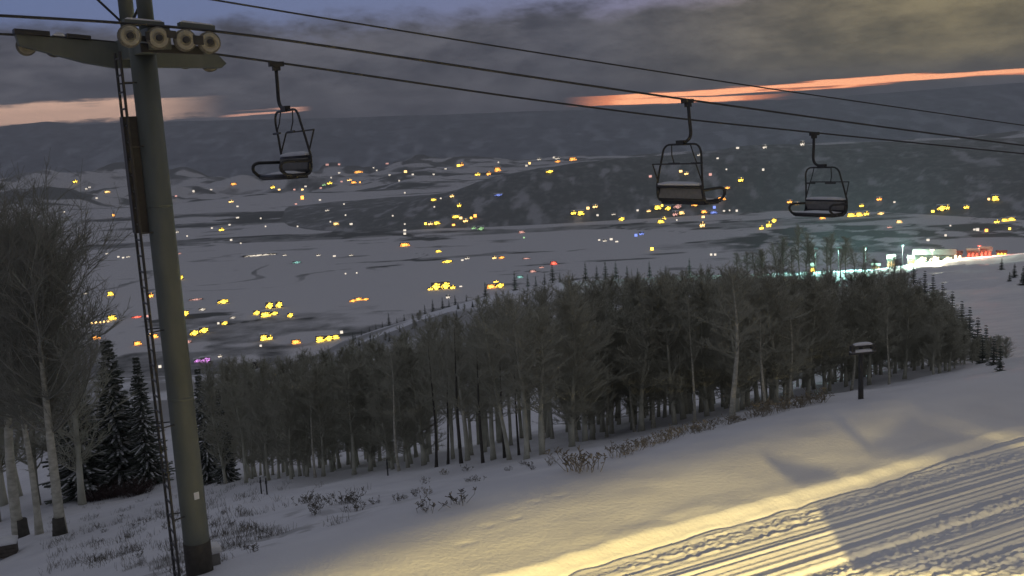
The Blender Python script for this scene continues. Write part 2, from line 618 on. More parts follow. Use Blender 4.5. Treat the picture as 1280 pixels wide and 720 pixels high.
def smooth_curve(pts, n=80):
    s = np.array([p[0] for p in pts])
    z = np.array([p[1] for p in pts])
    q = np.linspace(s[0], s[-1], n)
    zz = np.interp(q, s, z)
    for _ in range(6):
        zz[1:-1] = (zz[:-2] + zz[1:-1] * 2 + zz[2:]) / 4
    return q, zz


R1 = [(-40, 4.4), (-10, 2.95), (2.46, 2.27), (4.55, 2.15), (6.09, 2.03), (10.33, 1.39), (14.4, 0.76), (18.44, 0.16), (25.5, -0.86), (33.5, -1.98), (48, -3.8), (75, -6.6)]
R2 = [(-40, 4.3), (-10, 2.9), (2.79, 2.26), (3.2, 2.24), (5.1, 2.08), (7.15, 1.77), (8.56, 1.56), (15.2, 0.48), (20.9, -0.36), (26.74, -1.10), (38.7, -2.6), (52, -4.2), (80, -7.2)]
RC = [(-40, 5.6), (-10, 4.6), (5.15, 3.05), (6.70, 2.78), (14.26, 1.64), (22.84, 0.40), (36.08, -1.41), (55, -3.7), (80, -6.4)]


def rope(name, pts, N, r, label, cat):
    q, z = smooth_curve(pts, 160)
    mb = MB()
    mb.tube([(*xy(a, N), b) for a, b in zip(q, z)], r, 6)
    tag(mb.build(name, M['rope'], None, True), label, cat, 'cables of the chairlift')
    return lambda s: float(np.interp(s, q, z))


z1 = rope('haul_rope', R1, N1, 0.027, 'thick dark haul rope over the pale wheels, carrying the chair seen from behind', 'cable')
z2 = rope('haul_rope', R2, N2, 0.027, 'lowest dark haul rope, carrying the two chairs that face the tower', 'cable')
z3 = rope('communication_cable', RC, NT, 0.020, 'thin topmost cable strung above both haul ropes', 'cable')

tower = empty('lift_tower', (TX, TY, TZ))
tag(tower, 'tall grey green steel lift tower with pale wheels and a ladder', 'lift tower')
TOP = 2.0 - TZ   # local height of crossarm level


def L(s, n, z):
    """local tower coordinates: along the rope, across (away), world height"""
    p = DV * s + NV * n
    return Vector((p.x, p.y, z - TZ))


mb = MB()
mb.tube([(0, 0, 0.0), (0, 0, 1.0), (0, 0, 5), (0, 0, TOP + 0.05)], [0.285, 0.283, 0.275, 0.262], 28)
pole = mb.build('pole', M['steel'], tower, True)
for h, r_ in ((4.2, 0.277), (8.4, 0.268)):
    mb = MB()
    mb.lathe((0, 0, h), (0, 0, 1), [(r_, 0), (r_ + 0.006, 0.02), (r_ + 0.006, 0.05), (r_, 0.07)], 28)
    mb.build('weld_band', M['steel'], pole, True)
mb = MB()
mb.lathe((0, 0, -0.1), (0, 0, 1), [(0.298, 0), (0.298, 1.0), (0.29, 1.02)], 28)
mb.build('base_sleeve', M['bark_dark'], tower, True)
mb = MB()
mb.lathe((0, 0, -0.3), (0, 0, 1), [(0.50, 0), (0.50, 0.32), (0.46, 0.36)], 24)
ft = mb.build('footing', M['concrete'], tower, True)
mb = MB()
mb.box((0, 0, 0), (0.11, 0.02, 0.16))
tg = mb.build('tag_plate', M['snowcap'], tower)
q = (Vector((0, 0, 0)) - Vector((TX, TY, 0))).normalized()
side = Vector((-q.y, q.x, 0))
pp = (q * 0.93 + side * 0.36).normalized()
tg.location = (pp.x * 0.288, pp.y * 0.288, 2.05)
tg.rotation_euler = (0, 0, math.atan2(pp.y, pp.x) + math.pi / 2)

# crossarm through the pole head, and the long tapered beam of the far wheels
mb = MB()
rotT = Matrix.Rotation(math.atan2(DY, DX), 3, 'Z')
mb.box(L(0, 0, 1.86), (0.42, 3.1, 0.42), rotT)
mb.build('crossarm', M['steel'], tower)


def slab(mb, prof, n0, n1):
    """prof: closed outline of (s, worldz); extruded between n0 and n1"""
    k = len(prof)
    vs = [L(s, n0, z) for s, z in prof] + [L(s, n1, z) for s, z in prof]
    fs = [tuple(range(k)), tuple(reversed(range(k, 2 * k)))]
    for i in range(k):
        j = (i + 1) % k
        fs.append((i, i + k, j + k, j))
    mb.add(vs, fs)


nb = N2 - NT   # far rope, local across
na = N1 - NT
zr2 = lambda s: z2(s + ST)
zr1 = lambda s: z1(s + ST)
mb = MB()
slab(mb, [(-2.2, zr2(-2.2) - 0.02), (-0.3, zr2(-0.3) - 0.04), (0.35, zr2(0.35) - 0.04), (1.95, zr2(1.95) - 0.05), (2.12, zr2(2.1) - 0.22), (2.0, zr2(2.0) - 0.33),
          (0.4, zr2(0.4) - 0.50), (-0.3, zr2(-0.3) - 0.58), (-0.9, zr2(-0.9) - 0.52), (-2.15, zr2(-2.15) - 0.24)], nb - 0.34, nb - 0.10)
beam = mb.build('sheave_beam', M['steel'], tower)
mb = MB()
slab(mb, [(-2.22, zr2(-2.2) - 0.02), (-2.22, zr2(-2.2) + 0.09), (-1.55, zr2(-1.55) + 0.075), (-1.55, zr2(-1.55) - 0.02)], nb - 0.42, nb - 0.06)
slab(mb, [(-1.22, zr2(-1.22) - 0.02), (-1.22, zr2(-1.22) + 0.06), (-0.75, zr2(-0.75) + 0.05), (-0.75, zr2(-0.75) - 0.03)], nb - 0.42, nb - 0.06)
mb.build('tread_plate', M['darksteel'], beam)
mb = MB()
slab(mb, [(-1.5, zr2(-1.5) + 0.0), (-1.42, zr2(-1.45) + 0.06), (-1.3, zr2(-1.3) + 0.06), (-1.25, zr2(-1.25))], nb - 0.40, nb - 0.08)
mb.build('snow', M['snowcap'], beam)


def wheel(s, n, z, r, par):
    c = L(s, n, z)
    mb = MB()
    mb.lathe(c, (NX, NY, 0), [(r, -0.045), (r, -0.06), (r - 0.03, -0.065), (r - 0.03, 0.065), (r, 0.06), (r, 0.045), (r - 0.02, 0.0)], 24)
    o = mb.build('sheave_wheel', M['rubber'], par, True)
    o.data.polygons.foreach_set('use_smooth', [False] * len(o.data.polygons))
    mb = MB()
    mb.lathe(c, (NX, NY, 0), [(r * 0.86, -0.072), (r * 0.80, -0.085), (r * 0.52, -0.075), (r * 0.46, -0.10), (r * 0.46, 0.0)], 24)
    mb.build('rim', M['sheave'], o)
    mb = MB()
    mb.lathe(c, (NX, NY, 0), [(r * 0.20, -0.145), (r * 0.30, -0.13), (r * 0.30, -0.05)], 14)
    mb.build('hub', M['darksteel'], o)
    return o


rw_ = 0.215
for ss in (-0.58, -0.05, 0.46, 0.93):
    wheel(ss, na, zr1(ss) - rw_ - 0.02, rw_, tower)
for k in range(8):
    ss = -1.98 + k * 0.545
    wheel(ss, nb, zr2(ss) - 0.20 - 0.02, 0.20, tower)
mb = MB()
slab(mb, [(-0.62, zr1(-0.6) - 0.20), (-0.62, zr1(-0.6) - 0.27), (0.0, zr1(0) - 0.33), (0.0, zr1(0) - 0.20)], na + 0.10, na + 0.16)
slab(mb, [(0.42, zr1(0.42) - 0.20), (0.42, zr1(0.42) - 0.30), (0.98, zr1(0.98) - 0.27), (0.98, zr1(0.98) - 0.20)], na + 0.10, na + 0.16)
slab(mb, [(-0.35, zr1(-0.3) - 0.33), (-0.35, zr1(-0.3) - 0.50), (0.85, zr1(0.85) - 0.46), (0.85, zr1(0.85) - 0.30)], na + 0.17, na + 0.24)
slab(mb, [(-0.30, zr1(-0.3) - 0.14), (-0.30, zr1(-0.3) - 0.28), (-0.22, zr1(-0.3) - 0.30), (-0.22, zr1(-0.3) - 0.14)], na - 0.09, na - 0.06)
slab(mb, [(0.60, zr1(0.6) - 0.13), (0.60, zr1(0.6) - 0.30), (0.80, zr1(0.8) - 0.30), (0.80, zr1(0.8) - 0.13)], na - 0.09, na - 0.06)
slab(mb, [(0.10, zr1(0.1) - 0.08), (0.10, zr1(0.1) - 0.22), (0.28, zr1(0.3) - 0.22), (0.28, zr1(0.3) - 0.08)], na - 0.10, na - 0.065)
mb.build('sheave_frame', M['darksteel'], tower)
for (a, b_, dz) in ((-0.62, 0.12, 0.09), (0.42, 1.10, 0.12)):
    mb = MB()
    slab(mb, [(a, zr1(a) + dz), (b_, zr1(b_) + dz), (b_, zr1(b_) + dz - 0.10), (a, zr1(a) + dz - 0.10)], na + 0.07, na + 0.30)
    wp = mb.build('guard_plate', M['steel'], tower)
    mb = MB()
    slab(mb, [(a + 0.02, zr1(a) + dz), (a + 0.06, zr1(a) + dz + 0.03), (b_ - 0.06, zr1(b_) + dz + 0.03), (b_ - 0.02, zr1(b_) + dz)], na + 0.08, na + 0.29)
    mb.build('snow', M['snowcap'], wp)
# lifting frame above the crossarm
for nn_ in (-0.62, 1.05):
    mb = MB()
    mb.tube([L(0, nn_, 1.95), L(0, nn_, 4.3)], 0.155, 16)
    mb.build('lifting_post', M['steel'], tower, True)
mb = MB()
mb.tube([L(0, -1.0, 4.3), L(0, 1.4, 4.3)], 0.12, 12)
mb.build('lifting_bar', M['steel'], tower, True)
mb = MB()
mb.tube([L(-0.05, 1.05, 2.35), L(-0.85, 1.05, 3.2)], 0.028, 6)
mb.tube([L(0.0, 0.9, 2.3), L(0.25, -0.5, 3.2)], 0.028, 6)
mb.build('brace', M['darksteel'], tower)
# ladder
ld = MB()
lx = -0.50
zb, zt = TZ + 0.02, 1.72
for nn_ in (-0.24, 0.24):
    ld.tube([L(lx, nn_, zb), L(lx, nn_, zt)], 0.032, 6)
ladder = ld.build('ladder', M['darksteel'], tower)
k = zb + 0.25
while k < zt:
    rg = MB()
    rg.tube([L(lx, -0.24, k), L(lx, 0.24, k)], 0.021, 5)
    rg.build('rung', M['darksteel'], ladder)
    k += 0.34
for h in (-8.3, -6.2, -4.1, -2.0, -0.2, 1.1):
    for nn_ in (-0.24, 0.24):
        st = MB()
        st.tube([L(lx, nn_, h), L(-0.22, nn_ * 0.6, h)], 0.016, 5)
        st.build('bracket', M['darksteel'], ladder)
mb = MB()
zg0, zg1 = -2.0, 0.42
mb.add([L(lx - 0.05, -0.02, zg0), L(lx - 0.05, 0.26, zg0), L(lx - 0.05, 0.26, zg1), L(lx - 0.05, -0.02, zg1),
        L(-0.05, -0.02, zg0), L(-0.05, 0.26, zg0), L(-0.05, 0.26, zg1), L(-0.05, -0.02, zg1)],
       [(0, 1, 2, 3), (7, 6, 5, 4), (0, 4, 5, 1), (3, 2, 6, 7), (0, 3, 7, 4), (1, 5, 6, 2)])
mb.build('climb_guard', M['blacksteel'], ladder)


# snow capped block by the tower foot, snow capped bin at the left edge
def rounded_block(mb, c, size, rz=0.0, jitter=0.0, up=0.0, seed=1):
    r_ = random.Random(seed)
    nx, ny = 10, 8
    top = []
    cx, cy, cz = c
    cs, sn_ = math.cos(rz), math.sin(rz)
    vs = []
    for j in range(ny + 1):
        for i in range(nx + 1):
            a = i / nx * 2 - 1
            b = j / ny * 2 - 1
            h = up * max(0.0, (1 - abs(a) ** 3)) * max(0.0, (1 - abs(b) ** 3)) + jitter * (r_.random() - 0.5)
            X = a * size[0] / 2
            Y = b * size[1] / 2
            vs.append((cx + X * cs - Y * sn_, cy + X * sn_ + Y * cs, cz + size[2] / 2 + h))
    nt_ = len(vs)
    fs = []
    for j in range(ny):
        for i in range(nx):
            a = j * (nx + 1) + i
            fs.append((a, a + 1, a + nx + 2, a + nx + 1))
    ring = [i for i in range(nx + 1)] + [(j + 1) * (nx + 1) + nx for j in range(ny)] + [ny * (nx + 1) + nx - 1 - i for i in range(nx)] + [(ny - 1 - j) * (nx + 1) for j in range(ny - 1)]
    b0 = len(vs)
    for i in ring:
        vs.append((vs[i][0], vs[i][1], cz - size[2] / 2))
    m_ = len(ring)
    for i in range(m_):
        j = (i + 1) % m_
        fs.append((ring[i], b0 + i, b0 + j, ring[j]))
    fs.append(tuple(reversed(range(b0, b0 + m_))))
    mb.add(vs, fs)


x, y, z = near_hit(263, 708)
bl = empty('footing_block', (x, y, z), 0.5)
tag(bl, 'low concrete block with a snow cap at the foot of the tower', 'block')
mb = MB()
mb.box((0, 0, 0.16), (0.42, 0.36, 0.42))
mb.build('body', M['concrete'], bl)
mb = MB()
rounded_block(mb, (0, 0, 0.42), (0.50, 0.44, 0.12), 0, 0.01, 0.08, 3)
mb.build('snow_cap', M['snowcap'], bl, True)

x, y, z = near_hit(14, 694)
bn = empty('wooden_box', (x, y, z), 0.35)
tag(bn, 'dark wooden box under thick rounded snow at the left edge', 'box')
mb = MB()
mb.box((-0.25, 0, 0.36), (1.1, 0.8, 0.62))
bd = mb.build('body', M['wood'], bn)
mb = MB()
for zz_ in (0.2, 0.38, 0.56):
    mb.box((-0.25, -0.41, zz_), (1.12, 0.03, 0.14))
mb.build('plank', M['wood'], bd)
mb = MB()
rounded_block(mb, (-0.25, 0, 0.72), (1.2, 0.9, 0.10), 0, 0.015, 0.17, 5)
mb.build('snow_cap', M['snowcap'], bn, True)


# ------------------------------------------------------------------ chairs
def arc(p0, p1, p2, n=6):
    p0, p1, p2 = Vector(p0), Vector(p1), Vector(p2)
    return [p0 * (1 - t) ** 2 + p1 * 2 * t * (1 - t) + p2 * t * t for t in [i / n for i in range(n + 1)]]


def make_chair():
    root = empty('lift_chair')
    cx = -0.30
    W, WT = 0.92, 0.68
    mb = MB()
    mb.box((0, 0, -0.01), (0.10, 0.36, 0.11))
    mb.box((0.02, 0, -0.10), (0.09, 0.18, 0.12))
    mb.build('grip', M['blacksteel'], root)
    mb = MB()
    mb.tube([(0.03, 0, -0.05), (0.05, 0, -0.45)] + arc((0.08, 0, -0.75), (0.11, 0, -1.02), (cx + 0.12, 0, -1.06), 7), 0.045, 8)
    mb.build('hanger_arm', M['blacksteel'], root, True)
    mb = MB()
    mb.box((cx, 0, -1.08), (0.30, 0.14, 0.13))
    mb.build('clamp_block', M['blacksteel'], root)
    mb = MB()
    pts = []
    for sg in (-1, 1):
        side_ = arc((cx + sg * (WT - 0.22), 0.0, -1.12), (cx + sg * (WT + 0.06), 0.0, -1.12), (cx + sg * (WT + 0.10), -0.02, -1.40), 7)
        side_ += [Vector((cx + sg * (W - 0.08), -0.08, -1.75)), Vector((cx + sg * W, -0.14, -2.20))] + arc((cx + sg * W, -0.14, -2.45), (cx + sg * W, -0.12, -2.66), (cx + sg * W, 0.10, -2.66), 4) + [Vector((cx + sg * W, 0.42, -2.64))]
        if sg < 0:
            pts = list(reversed(side_))
        else:
            pts = pts + side_
    mb.tube(pts, 0.029, 8)
    mb.build('bail_frame', M['blacksteel'], root, True)
    mb = MB()
    rt = Matrix.Rotation(R(-10), 3, 'X')
    mb.box((cx, -0.10, -2.40), (W * 2 - 0.10, 0.035, 0.30), rt)
    bk = mb.build('backrest', M['concrete'], root)
    mb = MB()
    for zz_, yy in ((-2.235, -0.135), (-2.565, -0.075)):
        mb.tube([(cx - W, yy, zz_), (cx + W, yy, zz_)], 0.045, 8)
    for sg in (-0.96, 0.96):
        mb.tube([(cx + sg * W, -0.135, -2.235), (cx + sg * W, -0.075, -2.565)], 0.045, 8)
    mb.build('back_rail', M['blacksteel'], bk, True)
    mb = MB()
    rounded_block(mb, (cx, -0.125, -2.17), (W * 1.8, 0.13, 0.05), 0, 0.012, 0.05, 9)
    mb.build('snow', M['snowcap'], bk, True)
    mb = MB()
    mb.box((cx, 0.20, -2.655), (W * 2 - 0.12, 0.50, 0.12))
    se = mb.build('seat', M['blacksteel'], root)
    mb = MB()
    rounded_block(mb, (cx, 0.17, -2.60), (W * 1.7, 0.40, 0.04), 0, 0.01, 0.05, 12)
    mb.build('snow', M['snowcap'], se, True)
    mb = MB()
    mb.tube([(cx - W * 0.97, 0.46, -2.64), (cx + W * 0.97, 0.46, -2.64)], 0.05, 8)
    mb.build('front_rail', M['blacksteel'], se, True)
    for sg in (-1, 1):
        mb = MB()
        a = cx + sg * W
        mb.tube([(a, -0.12, -2.32), (a, 0.40, -2.30)] + arc((a, 0.46, -2.30), (a, 0.66, -2.32), (a, 0.60, -2.50), 5) + [Vector((a, 0.50, -2.60)), Vector((a, 0.30, -2.64))], 0.040, 8)
        mb.build('armrest', M['blacksteel'], root, True)
    mb = MB()
    mb.tube([(cx - W + 0.03, -0.12, -2.12), (cx - W + 0.05, -0.30, -1.62), (cx + W - 0.05, -0.30, -1.62), (cx + W - 0.03, -0.12, -2.12)], 0.021, 6)
    rb = mb.build('restraint_bar', M['blacksteel'], root)
    for sg in (-0.38, 0.38):
        mb = MB()
        mb.tube([(cx + sg, -0.02, -1.14), (cx + sg * 1.15, 0.02, -1.40), (cx + sg * 1.2, 0.10, -1.62)], 0.016, 6)
        mb.tube([(cx + sg * 1.2 - 0.22, 0.10, -1.63), (cx + sg * 1.2 + 0.22, 0.10, -1.63)], 0.026, 6)
        mb.build('footrest', M['blacksteel'], rb)
    return root


ch0 = make_chair()
ch_k = [(c, kids(c)) for c in kids(ch0)]
GA = math.atan2(DY, DX)
for i, (s_, N_, zf, rz, lab) in enumerate((
        (8.556, N2, z2, GA + math.pi / 2, 'empty chairlift chair nearest the tower, hanging side on over the valley'),
        (18.44, N1, z1, GA - math.pi / 2, 'empty chairlift chair seen from behind, hanging from the middle rope'),
        (26.74, N2, z2, GA + math.pi / 2, 'smallest and farthest empty chairlift chair, on the lowest rope'))):
    o = ch0 if i == 0 else copy_tree(ch0, ch_k)
    o.location = (*xy(s_, N_), zf(s_) - 0.03)
    o.rotation_euler = (0, (0.03, -0.02, 0.03)[i], rz + (0.03, 0.0, -0.06)[i])
    tag(o, lab, 'lift chair', 'chairs on the lift')


# ------------------------------------------------------------------ trees
def seg_prisms(segs, m, name, sides=3):
    """segs: array (k,8): x0,y0,z0,x1,y1,z1,r0,r1 -> one mesh of thin prisms"""
    a = np.array(segs, float)
    p0, p1, r0, r1 = a[:, :3], a[:, 3:6], a[:, 6], a[:, 7]
    t = p1 - p0
    t /= np.linalg.norm(t, axis=1)[:, None] + 1e-9
    ref = np.where(np.abs(t[:, 2:3]) > 0.9, np.array([[1.0, 0, 0]]), np.array([[0, 0, 1.0]]))
    e1 = np.cross(t, ref)
    e1 /= np.linalg.norm(e1, axis=1)[:, None] + 1e-9
    e2 = np.cross(t, e1)
    k = len(a)
    vs = np.zeros((k, 2 * sides, 3))
    for j in range(sides):
        q = 2 * math.pi * j / sides
        o = e1 * math.cos(q) + e2 * math.sin(q)
        vs[:, j] = p0 + o * r0[:, None]
        vs[:, sides + j] = p1 + o * r1[:, None]
    base = (np.arange(k) * 2 * sides)[:, None]
    fs = []
    for j in range(sides):
        j2 = (j + 1) % sides
        fs.append(np.concatenate([base + j, base + j2, base + sides + j2, base + sides + j], 1))
    fq = np.stack(fs, 1).reshape(-1, 4)
    me = bpy.data.meshes.new(name)
    me.vertices.add(k * 2 * sides)
    me.vertices.foreach_set('co', vs.reshape(-1).astype(np.float32))
    nq = len(fq)
    me.loops.add(nq * 4)
    me.loops.foreach_set('vertex_index', fq.reshape(-1).astype(np.int32))
    me.polygons.add(nq)
    me.polygons.foreach_set('loop_start', np.arange(0, nq * 4, 4, dtype=np.int32))
    me.polygons.foreach_set('loop_total', np.full(nq, 4, dtype=np.int32))
    me.update(calc_edges=True)
    me.materials.append(m)
    return me


def aspen(seed, H=10.0, r0=0.12, base=0.35, nbr=34, spread=0.22, sub=8, twigs=7, lean=0.03, trunk_m=None, twig_m=None, twig_r=0.009):
    r = random.Random(seed)
    pts, rad = [], []
    bx = by = 0.0
    ax, ay = r.uniform(-lean, lean), r.uniform(-lean, lean)
    K = 12
    for i in range(K + 1):
        t = i / K
        pts.append(Vector((ax * H * t + 0.012 * H * math.sin(t * 5 + seed), ay * H * t + 0.010 * H * math.sin(t * 4 + seed * 2), H * t)))
        rad.append(max(0.012, r0 * (1 - t) ** 0.8 * (1.25 if i == 0 else 1)))
    tm = MB()
    tm.tube(pts, rad, 8)
    tmesh = tm.mesh('trunk', trunk_m or M['bark_far'], True)
    segs = []

    def at(t):
        f = t * K
        i = min(K - 1, int(f))
        return pts[i].lerp(pts[i + 1], f - i)

    for b in range(nbr):
        t = base + (0.98 - base) * ((b + r.random()) / nbr)
        p = at(t)
        az = r.random() * 2 * math.pi
        ln = H * spread * (0.35 + 0.75 * math.sin(math.pi * min(1, (t - base) / (1 - base) * 0.75 + 0.22))) * r.uniform(0.6, 1.15)
        el = r.uniform(0.25, 0.9) + 0.5 * (t - base)
        d = Vector((math.cos(az) * math.cos(el), math.sin(az) * math.cos(el), math.sin(el)))
        br = max(0.014, r0 * 0.30 * (1 - t * 0.6))
        NS = 5
        q = p.copy()
        dd = d.copy()
        node = [q.copy()]
        for i in range(NS):
            dd = (dd + Vector((r.uniform(-.25, .25), r.uniform(-.25, .25), r.uniform(-.08, .28)))).normalized()
            q2 = q + dd * (ln / NS)
            segs.append((*q, *q2, br * (1 - i / NS) + 0.006, br * (1 - (i + 1) / NS) + 0.006))
            q = q2
            node.append(q.copy())
        for k in range(sub):
            i = 1 + int(r.random() * (NS - 0.01))
            a = node[i - 1].lerp(node[i], r.random())
            d2 = (dd + Vector((r.uniform(-1.1, 1.1), r.uniform(-1.1, 1.1), r.uniform(-.35, .8)))).normalized()
            l2 = ln * r.uniform(0.22, 0.5)
            mid = a + d2 * l2 * 0.5
            d3 = (d2 + Vector((r.uniform(-.3, .3), r.uniform(-.3, .3), r.uniform(-.1, .35)))).normalized()
            e = mid + d3 * l2 * 0.5
            segs.append((*a, *mid, twig_r * 1.5, twig_r * 1.1))
            segs.append((*mid, *e, twig_r * 1.1, twig_r * 0.6))
            for w_ in range(twigs):
                b0 = a.lerp(mid, r.random()) if r.random() < 0.4 else mid.lerp(e, r.random())
                d4 = (d3 + Vector((r.uniform(-1.2, 1.2), r.uniform(-1.2, 1.2), r.uniform(-.6, 1.0)))).normalized()
                e4 = b0 + d4 * l2 * r.uniform(0.2, 0.5)
                segs.append((*b0, *e4, twig_r * 0.8, twig_r * 0.45))
    cm = seg_prisms(segs, twig_m or M['twig'], 'crown')
    return tmesh, cm


def spruce(seed, H=10.0, Rb=1.9, levels=24, dense=1.0, needle_m=None, snow=0.0, blade=0.12):
    r = random.Random(seed)
    tm = MB()
    tm.tube([(0, 0, 0), (0, 0, H * 0.5), (0, 0, H * 0.985)], [0.02 * H, 0.012 * H, 0.004], 7)
    tmesh = tm.mesh('trunk', M['sprucebark'], True)
    vs, fs, sv, sf = [], [], [], []

    def quad(V_, F_, a, b, c, d):
        o = len(V_)
        V_.extend((a, b, c, d))
        F_.append((o, o + 1, o + 2, o + 3))

    for l in range(levels):
        t = (l + r.random() * 0.7) / levels
        z = H * (0.05 + 0.94 * t)
        rr = Rb * (1 - t) ** 0.85 * r.uniform(0.8, 1.15) + 0.06
        nb_ = max(4, int((6 + 5 * (1 - t)) * dense))
        for k in range(nb_):
            az = 2 * math.pi * (k + r.random()) / nb_
            ln = rr * r.uniform(0.65, 1.12)
            droop = r.uniform(0.10, 0.45)
            ca, sa = math.cos(az), math.sin(az)
            ns = max(3, int(7 * dense))
            hasn = r.random() < snow
            for i in range(ns):
                f0, f1 = i / ns, (i + 1.25) / ns
                w_ = blade * (0.6 + 1.3 * (1 - f0)) * (0.6 + 0.5 * Rb)
                z0 = z - droop * ln * f0 + 0.12 * ln * f0 * f0
                z1_ = z - droop * ln * f1 + 0.12 * ln * f1 * f1
                p0 = Vector((ca * ln * f0, sa * ln * f0, z0))
                p1 = Vector((ca * ln * f1, sa * ln * f1, z1_))
                sd = Vector((-sa, ca, 0))
                for sg in (-1, 1):
                    tip = p1 + sd * sg * w_ * r.uniform(0.7, 1.4) + Vector((0, 0, -w_ * r.uniform(0.1, 0.9)))
                    tip0 = p0 + sd * sg * w_ * r.uniform(0.3, 0.8) + Vector((0, 0, -w_ * r.uniform(0.2, 0.8)))
                    quad(vs, fs, p0, p1, tip, tip0)
                if hasn and f0 > 0.25 and r.random() < 0.7:
                    lift = Vector((0, 0, 0.02))
                    ww = w_ * 0.45
                    quad(sv, sf, p0 + lift - sd * ww, p1 + lift - sd * ww * 0.8, p1 + lift + sd * ww * 0.8, p0 + lift + sd * ww)
    me = bpy.data.meshes.new('crown')
    me.from_pydata([tuple(v) for v in vs], [], fs)
    me.materials.append(needle_m or M['needle'])
    sm = None
    if sv:
        sm = bpy.data.meshes.new('snow')
        sm.from_pydata([tuple(v) for v in sv], [], sf)
        sm.materials.append(M['snowcap'])
    return tmesh, me, sm


def plant_tree(name, loc, H, Href, meshes, label, cat, group, rz=None, wide=1.0, tilt=(0, 0), trunk_mat=None):
    k = H / Href
    root = empty(name, loc, rng.uniform(0, 6.28) if rz is None else rz, (k * wide, k * wide, k))
    root.rotation_euler[0] = tilt[0]
    root.rotation_euler[1] = tilt[1]
    tag(root, label, cat, group)
    link('trunk', meshes[0], root)
    link('crown', meshes[1], root)
    if len(meshes) > 2 and meshes[2] is not None:
        link('snow', meshes[2], root)
    return root


A_dense = [aspen(100 + i, 10, 0.125, 0.13, 80, 0.19, 10, 9, 0.03) for i in range(5)]
A_bare = [aspen(200 + i, 10, 0.125, 0.30, 50, 0.18, 9, 8, 0.05) for i in range(4)]
A_pale = [aspen(300 + i, 10, 0.125, 0.42, 30, 0.17, 8, 7, 0.02, M['bark'], M['twig']) for i in range(3)]
S_near = [spruce(400 + i, 10, 2.3, 36, 1.6, None, 0.85, 0.10) for i in range(3)]
S_far = [spruce(420 + i, 10, 1.7, 15, 0.8, None, 0.0, 0.16) for i in range(3)]


def px_of(x, y, z):
    v = Vector((x, y, z))
    zc_ = -v.dot(back)
    return 640 + F * v.dot(right) / zc_, 360 - F * v.dot(up) / zc_


def interp_px(px, pts):
    return float(np.interp(px, [p[0] for p in pts], [p[1] for p in pts]))


base_rows = [(280, 606), (400, 597), (500, 588), (580, 578), (650, 576), (700, 566), (760, 546), (850, 531), (1000, 498), (1100, 481), (1180, 468), (1255, 457)]
top_rows = [(280, 460), (350, 452), (430, 443), (520, 418), (600, 391), (680, 364), (760, 357), (850, 348), (1000, 341), (1130, 347), (1200, 395), (1255, 440)]


def z_at_row(x, y, py):
    """height of the sight line through picture row py at ground point x, y"""
    lo, hi = -60.0, 40.0
    for _ in range(40):
        mid = (lo + hi) / 2
        if px_of(x, y, mid)[1] > py:
            lo = mid
        else:
            hi = mid
    return (lo + hi) / 2


count = 0
for row in range(7):
    px = 282 + rng.uniform(0, 12)
    while px < 1252:
        step = (25, 25, 27, 27, 29, 31, 33)[row]
        jx = px + rng.uniform(-8, 8)
        px += step
        bx_, by_, bz_ = near_hit(jx, interp_px(jx, base_rows) - 1)
        s_, n_ = sn(bx_, by_)
        dn = row * 3.1 + rng.uniform(-0.6, 1.6)
        Yn = by_ + dn * 1.25
        xx = bx_ / by_ * Yn
        zz_ = float(ground_z(xx, Yn))
        gap = 535 < jx < 700
        if gap and row in (1, 2, 3) and rng.random() < 0.55:
            continue
        tr = interp_px(jx, top_rows)
        tr += rng.uniform(0, 1) ** 1.5 * (62 - row * 7) - 6
        Ht = z_at_row(xx, Yn, tr) - zz_
        if Ht < 2.6:
            continue
        if gap or rng.random() < 0.10:
            ms = rng.choice(A_bare)
            lab = 'thin dark leafless aspen by the snow gap in the stand' if gap else 'leafless grey aspen among the dense dark stand below the slope'
            grp = 'aspens by the gap in the stand' if gap else 'aspens of the dense stand'
        else:
            ms = rng.choice(A_dense)
            lab = 'leafless grey aspen among the dense dark stand below the slope'
            grp = 'aspens of the dense stand'
        plant_tree('aspen_tree', (xx, Yn, zz_ - 0.1), Ht, 10, ms, lab, 'tree', grp, None, rng.uniform(0.9, 1.3) * min(1.5, 8.5 / Ht) if Ht < 8.5 else rng.uniform(0.9, 1.15),
                   (rng.uniform(-.03, .03), rng.uniform(-.05, .05)))
        count += 1

# the stand goes on down the hill along the right hand run
for px in range(1085, 1256, 9):
    for k_ in range(3):
        jx = px + rng.uniform(-5, 5)
        Yn = rng.uniform(62, 95) + k_ * 30
        d_ = ray(jx, 450)
        xx = d_[0] / d_[1] * Yn
        zz_ = float(ground_z(xx, Yn))
        tr = interp_px(jx, [(1085, 345), (1130, 345), (1165, 366), (1200, 396), (1230, 424), (1256, 448)]) + rng.uniform(-4, 34)
        Ht = z_at_row(xx, Yn, tr) - zz_
        if Ht < 1.5:
            continue
        plant_tree('aspen_tree', (xx, Yn, zz_ - 0.1), Ht, 10, rng.choice(A_dense), 'leafless grey aspen in the right flank of the stand beside the open run', 'tree', 'aspens of the right flank', None, min(2.2, 9 / Ht))
        count += 1

for px in range(1165, 1258, 6):
    jx = px + rng.uniform(-3, 3)
    x, y, z = near_hit(jx, interp_px(jx, [(1165, 472), (1258, 461)]) - rng.uniform(0, 2))
    y2 = y + rng.uniform(2, 14)
    x2 = x / y * y2
    z = float(ground_z(x2, y2))
    tr = interp_px(jx, [(1165, 372), (1200, 402), (1230, 428), (1258, 450)]) + rng.uniform(-4, 26)
    Ht = max(1.4, z_at_row(x2, y2, tr) - z)
    plant_tree('aspen_tree', (x2, y2, z - 0.1), Ht, 10, rng.choice(A_dense), 'leafless grey aspen in the right flank of the stand beside the open run', 'tree', 'aspens of the right flank', None, min(2.2, 7 / Ht))

